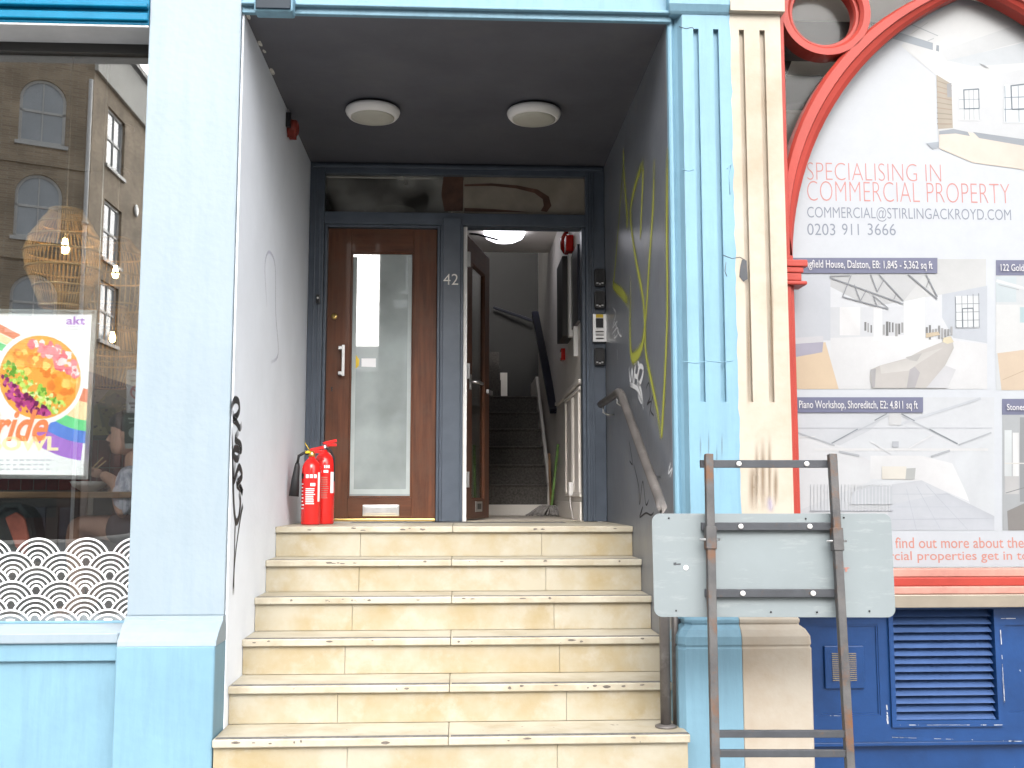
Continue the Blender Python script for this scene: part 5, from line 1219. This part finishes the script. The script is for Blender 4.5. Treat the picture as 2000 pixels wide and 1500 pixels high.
for v in (632, 908): q = A(190-(v-632)*.07, v, QY); MB().tube([(q[0]-.02, QY, q[1]), (q[0]+.012, QY, q[1])], .004, 6).build('wire_clip', 'whitepl', QP)
# notices stuck on the inside of the pane next to the pillar
NY_ = GY+.006
NT = thing('no_smoking_notice', 'white paper notice with red ring at right edge of restaurant window', 'notice', (-.52, NY_, .5))
it = [quadpx((214, 218, 226), 247, 722, 300, 806), quadpx((150, 150, 160), 252, 733, 290, 735), quadpx((120, 120, 130), 255, 742, 290, 746)]
it += band((190, 60, 70), 10, 14, 0, 360, (268, 766), 20)+[line((190, 60, 70), (260, 760), (276, 772), 3), quadpx((90, 90, 100), 252, 786, 290, 790), quadpx((90, 90, 100), 256, 794, 290, 797)]
sheet('notice_print', it, NY_, NT)
NT2 = thing('hygiene_sticker', 'green rating sticker with white badge under the paper notice', 'sticker', (-.52, NY_, .3))
it = [quadpx((40, 72, 56), 243, 808, 296, 868), quadpx((190, 205, 196), 250, 816, 290, 819), quadpx((190, 205, 196), 252, 824, 290, 827), disc((200, 212, 210), 262, 845, 11), quadpx((225, 225, 225), 244, 866, 290, 876)]
sheet('sticker_print', it, NY_, NT2)

# ------------------------------------------------------------------ buildings across the street (mirrored in the panes)
def mirror(u, v, Yv, g=GY):
    x, z = A(u, v, Yv); return x, 2*g-Yv, z
cxm, cym, czt = mirror(187, 104, 30)
def facade(name, label, origin, ang, L, zt_, m, wins, extra=None):
    t = thing(name, label, 'building', (origin[0], origin[1], ZG)); t.rotation_euler = (0, 0, ang)
    return t
BB = thing('corner_building', 'brown brick corner building with white arched sash windows across the street', 'building', (cxm, cym, ZG))
# directions in the real (unmirrored) world
d1v = Vector((-math.sin(R(63.5)), math.cos(R(63.5)), 0))     # along the main front, away from the corner
d2v = Vector((0, -1, 0))                                     # along the side street
hgt = czt-ZG
def wallface(o, dv, L, h0, h1, holes, m, parent, nv, depth=.22):
    """a wall with window openings; holes = (s0, s1, z0, z1)"""
    ss = sorted({0, L, *[q for h in holes for q in h[:2]]}); zz = sorted({h0, h1, *[q for h in holes for q in h[2:4]]})
    b = MB(); P = lambda s, z, d=0: tuple(Vector(o)+dv*s+nv*d+Vector((0, 0, z)))
    for i in range(len(ss)-1):
        for j in range(len(zz)-1):
            sm, zm = (ss[i]+ss[i+1])/2, (zz[j]+zz[j+1])/2
            if any(h[0] < sm < h[1] and h[2] < zm < h[3] for h in holes): continue
            b.quad(P(ss[i], zz[j]), P(ss[i+1], zz[j]), P(ss[i+1], zz[j+1]), P(ss[i], zz[j+1]))
    for s0, s1, z0, z1 in [h[:4] for h in holes]:
        for (a, z_), (c, z2) in (((s0, z0), (s1, z0)), ((s1, z0), (s1, z1)), ((s1, z1), (s0, z1)), ((s0, z1), (s0, z0))):
            b.quad(P(a, z_), P(c, z2), P(c, z2, -depth), P(a, z_, -depth))
    return b.build('brick_wall', m, parent), P
def sash(P, s0, s1, z0, z1, parent, arch=False, d=.14, m='brick'):
    w_ = MB(); r = (s1-s0)/2; sm = (s0+s1)/2
    def seg(a, b_, t=.06): w_.rings([[P(a[0]-t/2, a[1], -d), P(a[0]+t/2, a[1], -d), P(a[0]+t/2, a[1], -d+.05), P(a[0]-t/2, a[1], -d+.05)], [P(b_[0]-t/2, b_[1], -d), P(b_[0]+t/2, b_[1], -d), P(b_[0]+t/2, b_[1], -d+.05), P(b_[0]-t/2, b_[1], -d+.05)]])
    def hseg(z_, t=.07): w_.rings([[P(s0, z_-t/2, -d), P(s0, z_+t/2, -d), P(s0, z_+t/2, -d+.05), P(s0, z_-t/2, -d+.05)], [P(s1, z_-t/2, -d), P(s1, z_+t/2, -d), P(s1, z_+t/2, -d+.05), P(s1, z_-t/2, -d+.05)]])
    seg((s0+.05, z0), (s0+.05, z1), .1); seg((s1-.05, z0), (s1-.05, z1), .1); seg((sm, z0), (sm, z1), .04); hseg(z0+.05, .1); hseg(z1-.05, .1); hseg((z0+z1)/2, .08)
    wo = w_.build('window', 'bwhite', parent)
    MB().quad(P(s0, z0, -d+.01), P(s1, z0, -d+.01), P(s1, z1, -d+.01), P(s0, z1, -d+.01)).build('pane', 'wpane', wo)
    MB().rings([[P(s0-.1, z0-.12, -.1), P(s1+.1, z0-.12, -.1), P(s1+.1, z0, -.1), P(s0-.1, z0, -.1)], [P(s0-.1, z0-.12, .08), P(s1+.1, z0-.12, .08), P(s1+.1, z0, .08), P(s0-.1, z0, .08)]]).build('sill', 'bwhite', wo)
    if arch: # brick spandrels fill the corners above the springing
        n = 10; zs_ = z1-r
        for sd_ in (-1, 1):
            b = MB()
            for i in range(n):
                a0, a1 = math.pi/2*i/n, math.pi/2*(i+1)/n
                p0, p1 = (sm+sd_*r*math.cos(a0), zs_+r*math.sin(a0)), (sm+sd_*r*math.cos(a1), zs_+r*math.sin(a1))
                b.quad(P(p0[0], p0[1], .004), P(p1[0], p1[1], .004), P(p1[0], z1+.03, .004), P(p0[0], z1+.03, .004))
                b.quad(P(p0[0], p0[1], .004), P(p1[0], p1[1], .004), P(p1[0], p1[1], -d+.05), P(p0[0], p0[1], -d+.05))
            b.build('arch_spandrel', m, wo)
            b = MB()
            for i in range(n):
                a0, a1 = math.pi/2*i/n, math.pi/2*(i+1)/n; rr_ = r-.09
                q = [(r, a0), (r, a1), (rr_, a1), (rr_, a0)]
                b.quad(*[P(sm+sd_*k*math.cos(a), zs_+k*math.sin(a), -d+.056) for k, a in q])
            b.build('arch_frame', 'bwhite', wo)
o0 = (cxm, cym, 0); GFRONT = []
nv1 = Vector((math.cos(R(63.5)), math.sin(R(63.5)), 0))      # outward normal of the main front
def s_main(u, v):   # distance along the main front of the mirrored pixel
    r = ray(u, v); # virtual plane through the corner: mirrored direction
    dvv = Vector((d1v.x, -d1v.y)); c = Vector((cxm, 2*GY-cym)); # solve CAM + t r = c + s d
    det = r[0]*(-dvv.y)-(-dvv.x)*r[1]; ex, ey = c.x-CAM.x, c.y-CAM.y
    t_ = (ex*(-dvv.y)-(-dvv.x)*ey)/det; s_ = (r[0]*ey-r[1]*ex)/det
    return s_, CAM.z+t_*r[2]
def s_side(u, v):
    r = ray(u, v); t_ = (cxm-CAM.x)/r[0]; return CAM.y+t_*r[1]-(2*GY-cym), CAM.z+t_*r[2]
H1 = []
for (u0, v0, u1, v1) in ((34, 155, 126, 285), (24, 340, 119, 470), (10, 535, 105, 650)):
    a = s_main(u0, v1-10); b_ = s_main(u1, v1); c_ = s_main((u0+u1)/2, v0)
    H1.append((b_[0], a[0], b_[1]*.5+a[1]*.5, c_[1]))
sa = (H1[0][0]+H1[1][0])/2; wbay = H1[0][1]-H1[0][0]; 
H1 = [(sa, sa+wbay, h[2], h[3]) for h in H1]
zr1 = H1[2][2]-3.4; H1.append((sa, sa+wbay, max(zr1, ZG+1), max(zr1, ZG+1)+2.0))
gap = 2.9
H1a = H1+[(h[0]+wbay+gap, h[1]+wbay+gap, h[2], h[3]) for h in H1]
_, P1f = wallface(o0, d1v, 13, ZG, czt, H1a, 'brick', BB, nv1)
for h in H1a: sash(P1f, *h, BB, arch=h[3]-h[2] > 1.5)
for P_, L_ in ((P1f, 13), (None, 26)):
    GFRONT.append((P_, L_))
H2 = []
for (u0, v0, u1, v1) in ((207, 225, 241, 345), (203, 395, 236, 525), (196, 575, 228, 680)):
    a = s_side(u0, v1-20); b_ = s_side(u1, v1); c_ = s_side(u0, v0); H2.append((a[0], b_[0], (a[1]+b_[1])/2, c_[1]))
H2 = [(H2[0][0], H2[0][1], h[2], h[2]+2.1) for h in H2]; H2.append((H2[0][0], H2[0][1], max(ZG+.9, H2[2][2]-3.3), max(ZG+.9, H2[2][2]-3.3)+2))
w2 = H2[0][1]-H2[0][0]
H2a = H2+[(h[0]+w2+3, h[1]+w2+3, h[2], h[3]) for h in H2]+[(h[0]+2*(w2+3), h[1]+2*(w2+3), h[2], h[3]) for h in H2]
nv2 = Vector((1, 0, 0))
_, P2f = wallface(o0, d2v, 26, ZG, czt-.6, H2a, 'brick', BB, nv2)
for h in H2a: sash(P2f, *h, BB)
GFRONT[1] = (P2f, 26); ztf = 4.3
for P_, L_ in GFRONT:
    sf_ = MB().rings([[P_(-.05, ZG, .02), P_(-.05, ZG, .16), P_(-.05, ztf, .16), P_(-.05, ztf, .02)], [P_(L_, ZG, .02), P_(L_, ZG, .16), P_(L_, ztf, .16), P_(L_, ztf, .02)]]).build('ground_floor_front', 'maroon', BB)
    for k in range(int(L_/3.2)):
        q0 = .6+3.2*k
        MB().rings([[P_(q0, ZG+.7, .161), P_(q0, ZG+.7, .17), P_(q0, ztf-1, .17), P_(q0, ztf-1, .161)], [P_(q0+2.5, ZG+.7, .161), P_(q0+2.5, ZG+.7, .17), P_(q0+2.5, ztf-1, .17), P_(q0+2.5, ztf-1, .161)]]).build('shop_window', 'black', sf_)
b = MB(); b.rings([[P2f(-.0, czt-.6, .0), P2f(0, czt-.6, .12), P2f(0, czt+1.0, .12), P2f(0, czt+1.0, -.3)], [P2f(26, czt-.6, .0), P2f(26, czt-.6, .12), P2f(26, czt+1.0, .12), P2f(26, czt+1.0, -.3)]]).build('parapet', 'render', BB)
b = MB(); b.rings([[P2f(0, czt+1.002, .15), P2f(0, czt+1.1, .25), P2f(0, czt+1.35, .2), P2f(0, czt+1.5, -.3)], [P2f(26, czt+1.002, .15), P2f(26, czt+1.1, .25), P2f(26, czt+1.35, .2), P2f(26, czt+1.5, -.3)]]).build('roof_edge', 'slatetile', BB)
b = MB(); b.rings([[P1f(.0, czt, .0), P1f(0, czt, .1), P1f(0, czt+.5, .1), P1f(0, czt+.5, -.3)], [P1f(13, czt, .0), P1f(13, czt, .1), P1f(13, czt+.5, .1), P1f(13, czt+.5, -.3)]]).build('parapet', 'render', BB)
for zz in (H1[0][2]-.75, H1[1][2]-.75, H1[2][2]-.75):
    MB().rings([[P1f(.0, zz, .002), P1f(0, zz, .07), P1f(0, zz+.13, .07), P1f(0, zz+.13, .002)], [P1f(13, zz, .002), P1f(13, zz, .07), P1f(13, zz+.13, .07), P1f(13, zz+.13, .002)]]).build('string_course', 'brick', BB)
MB().tube([P1f(.12, ZG, .12), P1f(.12, czt-1.0, .12)], .075, 8).build('downpipe', 'bwhite', BB)
for zz in (H1[0][2]-2.6, H1[1][2]-2.6, H1[2][2]-1.5): MB().lathe(P1f(.12, zz, .12), [(.11, 0), (.11, .12)], 10).build('pipe_collar', 'bwhite', BB)
q = s_side(264, 412); 
MB().lathe((cxm+.03, cym-q[0], q[1]), [(.0, .0), (.24, .0), (.24, .03), (0, .035)], 18, 'x').build('wall_plaque', 'bwhite', BB)
MB().quad(P1f(0, czt+.5, -.31), P1f(13, czt+.5, -.31), P1f(13, czt+.5, -12), P2f(26, czt+1.4, -9), P2f(0, czt+1.4, -.31)).build('roof', 'slatetile', BB)

# grey brick house that the closed door's glass reflects
GD = DY+.02
gx, gy, gz = mirror(742, 480, 30, GD)
GB = thing('grey_terrace', 'grey brown brick house with sash windows across the street', 'building', (gx, gy, ZG))
dg1 = Vector((.94, .34, 0)); ng = Vector((-.34, .94, 0))
gh = 11.5
HG = []
for bay in range(3):
    for fl in range(3):
        s0 = .9+3.2*bay; z0 = ZG+1.2+3.5*fl; HG.append((s0, s0+1.25, z0, z0+2.0))
_, PG = wallface((gx, gy, 0), dg1, 12, ZG, gh, HG, 'brickg', GB, ng)
for h in HG: sash(PG, *h, GB)
for zz in (ZG+3.9, ZG+7.6): MB().rings([[PG(.6, zz, .002), PG(.6, zz, .12), PG(.6, zz+.28, .12), PG(.6, zz+.28, .002)], [PG(11, zz, .002), PG(11, zz, .12), PG(11, zz+.28, .12), PG(11, zz+.28, .002)]]).build('string_course', 'bwhite', GB)
MB().quad(PG(0, ZG), PG(0, gh), PG(0, gh, -12), PG(0, ZG, -12)).build('end_wall', 'brickg', GB)
MB().quad(PG(0, gh), PG(12, gh), PG(12, gh+.2, -12), PG(0, gh+.2, -12)).build('roof', 'slatetile', GB)

# far end of the side street
FE = thing('distant_terrace', 'pale grey terrace closing the side street far away', 'building', (-6, -62, ZG))
HF = [(1+2.6*i, 2.1+2.6*i, ZG+1+3*f, ZG+2.7+3*f) for i in range(7) for f in range(3)]
_, PF = wallface((-16, -62, 0), Vector((1, 0, 0)), 20, ZG, 8.6, HF, 'render', FE, Vector((0, 1, 0)))
for h in HF: sash(PF, *h, FE)
MB().rings([[(-16.2, -61.7, 8.6), (-16.2, -70, 8.6), (-16.2, -66, 11)], [(4.2, -61.7, 8.6), (4.2, -70, 8.6), (4.2, -66, 11)]]).build('roof', 'slatetile', FE)

# weathering on the pilaster and the blue panelling
def drip(pts, Y, m, parent, w, name='stain'):
    b = MB(); P = [A(u, v, Y) for u, v in pts]; n = len(P)-1
    for i in range(n):
        for k, (o0_, o1_) in enumerate(((-1, 0), (0, 1))):
            e = [min(1, 2.5*min(q/n, 1-q/n)+.0) for q in (i, i+1)]; u = [(0, 1), (1, 0)][k]
            b.quad((P[i][0]+o0_*w, Y, P[i][1]), (P[i][0]+o1_*w, Y, P[i][1]), (P[i+1][0]+o1_*w, Y, P[i+1][1]), (P[i+1][0]+o0_*w, Y, P[i+1][1]),
                   uv=[(u[0], e[0]), (u[1], e[0]), (u[1], e[1]), (u[0], e[1])])
    return b.build(name, m, parent)
M['spbrown'] = spray('brown_water_stain', (.16, .10, .05), 1.6); M['spgrime'] = spray('grey_grime', (.10, .085, .07), 2.2); M['splilac2'] = spray('violet_smudge', (.30, .28, .48), 2.)
for u, v0, v1, w_ in ((1478, 860, 1000, .018), (1490, 850, 1003, .024), (1503, 845, 1003, .016), (1470, 900, 1000, .03), (1515, 905, 990, .02), (1462, 560, 800, .016), (1508, 520, 800, .012)):
    drip([(u, v0+(v1-v0)*i/6) for i in range(7)], FY-.0012, 'spbrown', PI, w_)
drip([(1503, 968), (1504, 980), (1505, 992), (1505, 1003)], FY-.0015, 'splilac2', PI, .03)
for u, v0, v1 in ((1368, 845, 900), (1384, 835, 905), (1400, 860, 930), (1410, 842, 900)):
    drip([(u, v0+(v1-v0)*i/5) for i in range(6)], FY-.0012, 'spgrime', PI, .007)
# ragged edge where blue paint laps over the cream stone
b = MB(); zz = [-.35+.045*i for i in range(66)]
ed = [xs_split+max(.0012, .004+.004*math.sin(i*1.7)*math.sin(i*.37)+random.uniform(-.0025, .003)) for i in range(66)]
for i in range(65):
    b.quad((xs_split-.004, FY-.0012, zz[i]), (ed[i], FY-.0012, zz[i]), (ed[i+1], FY-.0012, zz[i+1]), (xs_split-.004, FY-.0012, zz[i+1]))
b.build('ragged_paint_edge', 'blue', PI, weld=True)
for st in ([(1333, 706), (1360, 709), (1385, 705), (1410, 708), (1432, 704)], [(1331, 330), (1345, 334), (1355, 331)], [(1420, 330), (1428, 322), (1424, 345), (1426, 380)]):
    MB().tube([(A(u, v, FY-.001)[0], FY-.0002, A(u, v, FY-.001)[1]) for u, v in st], .0022, 5).build('paint_ridge', 'blue', PI)
# bare chips along panel edges
def chips(u0, v0, u1, v1, n, Y, w_):
    for k in range(n):
        t = random.random(); u, v = u0+(u1-u0)*t, v0+(v1-v0)*t; L_ = min(1-t, random.uniform(.08, 1)**2*2.2/n)
        a, b_ = A(u, v, Y), A(u+(u1-u0)*L_, v+(v1-v0)*L_, Y); q = random.uniform(.25, .8)*w_
        d = (0, q) if abs(u1-u0) > abs(v1-v0) else (q, 0)
        MB().quad((a[0]-d[0], Y, a[1]-d[1]), (b_[0]-d[0]*.6, Y, b_[1]-d[1]*.4), (b_[0]+d[0], Y, b_[1]+d[1]*.7), (a[0]+d[0]*.5, Y, a[1]+d[1])).build('paint_chip', 'barechip', BS)
M['barechip'] = mat('bare_primer_chip', (.33, .34, .37), .7, var=.2, scale=40)
chips(1953, 1205, 1962, 1372, 9, BY-.0148, .0035); chips(1736, 1416, 1958, 1416, 11, BY-.0148, .003); chips(1732, 1375, 1734, 1414, 4, BY-.0008, .006)
chips(1594, 1398, 1648, 1398, 5, BY-.0008, .002); chips(1955, 1208, 1985, 1208, 3, BY-.0008, .003); chips(1740, 1440, 1995, 1448, 14, BY-.0008, .003)
chips(1866, 1179, 1902, 1179, 3, BY-.0148, .006)

# worn chips on the step nosings
M['stepchip'] = mat('worn_grey_chip', (.12, .105, .09), .8, var=.3, scale=60)
trd = [o for o in ST.children if o.name.startswith('tread_slab')]
for k in range(6):
    y0 = NY[k]; zt_ = -RI*k
    for q in range(9):
        xc = random.uniform(.05, 2.0); w_ = random.uniform(.006, .026)*(.6 if q > 3 else 1); h_ = random.uniform(.003, .009)
        zc_ = zt_-random.uniform(.008, .022); n_ = 9
        pts = [(xc+w_*random.uniform(.6, 1)*math.cos(2*math.pi*i/n_), y0-.0006, zc_+h_*random.uniform(.5, 1)*math.sin(2*math.pi*i/n_)) for i in range(n_)]
        own = trd[2*k+(1 if xc > 1.05 else 0)]
        MB().quad(*pts).build('worn_chip', 'stepchip', own)
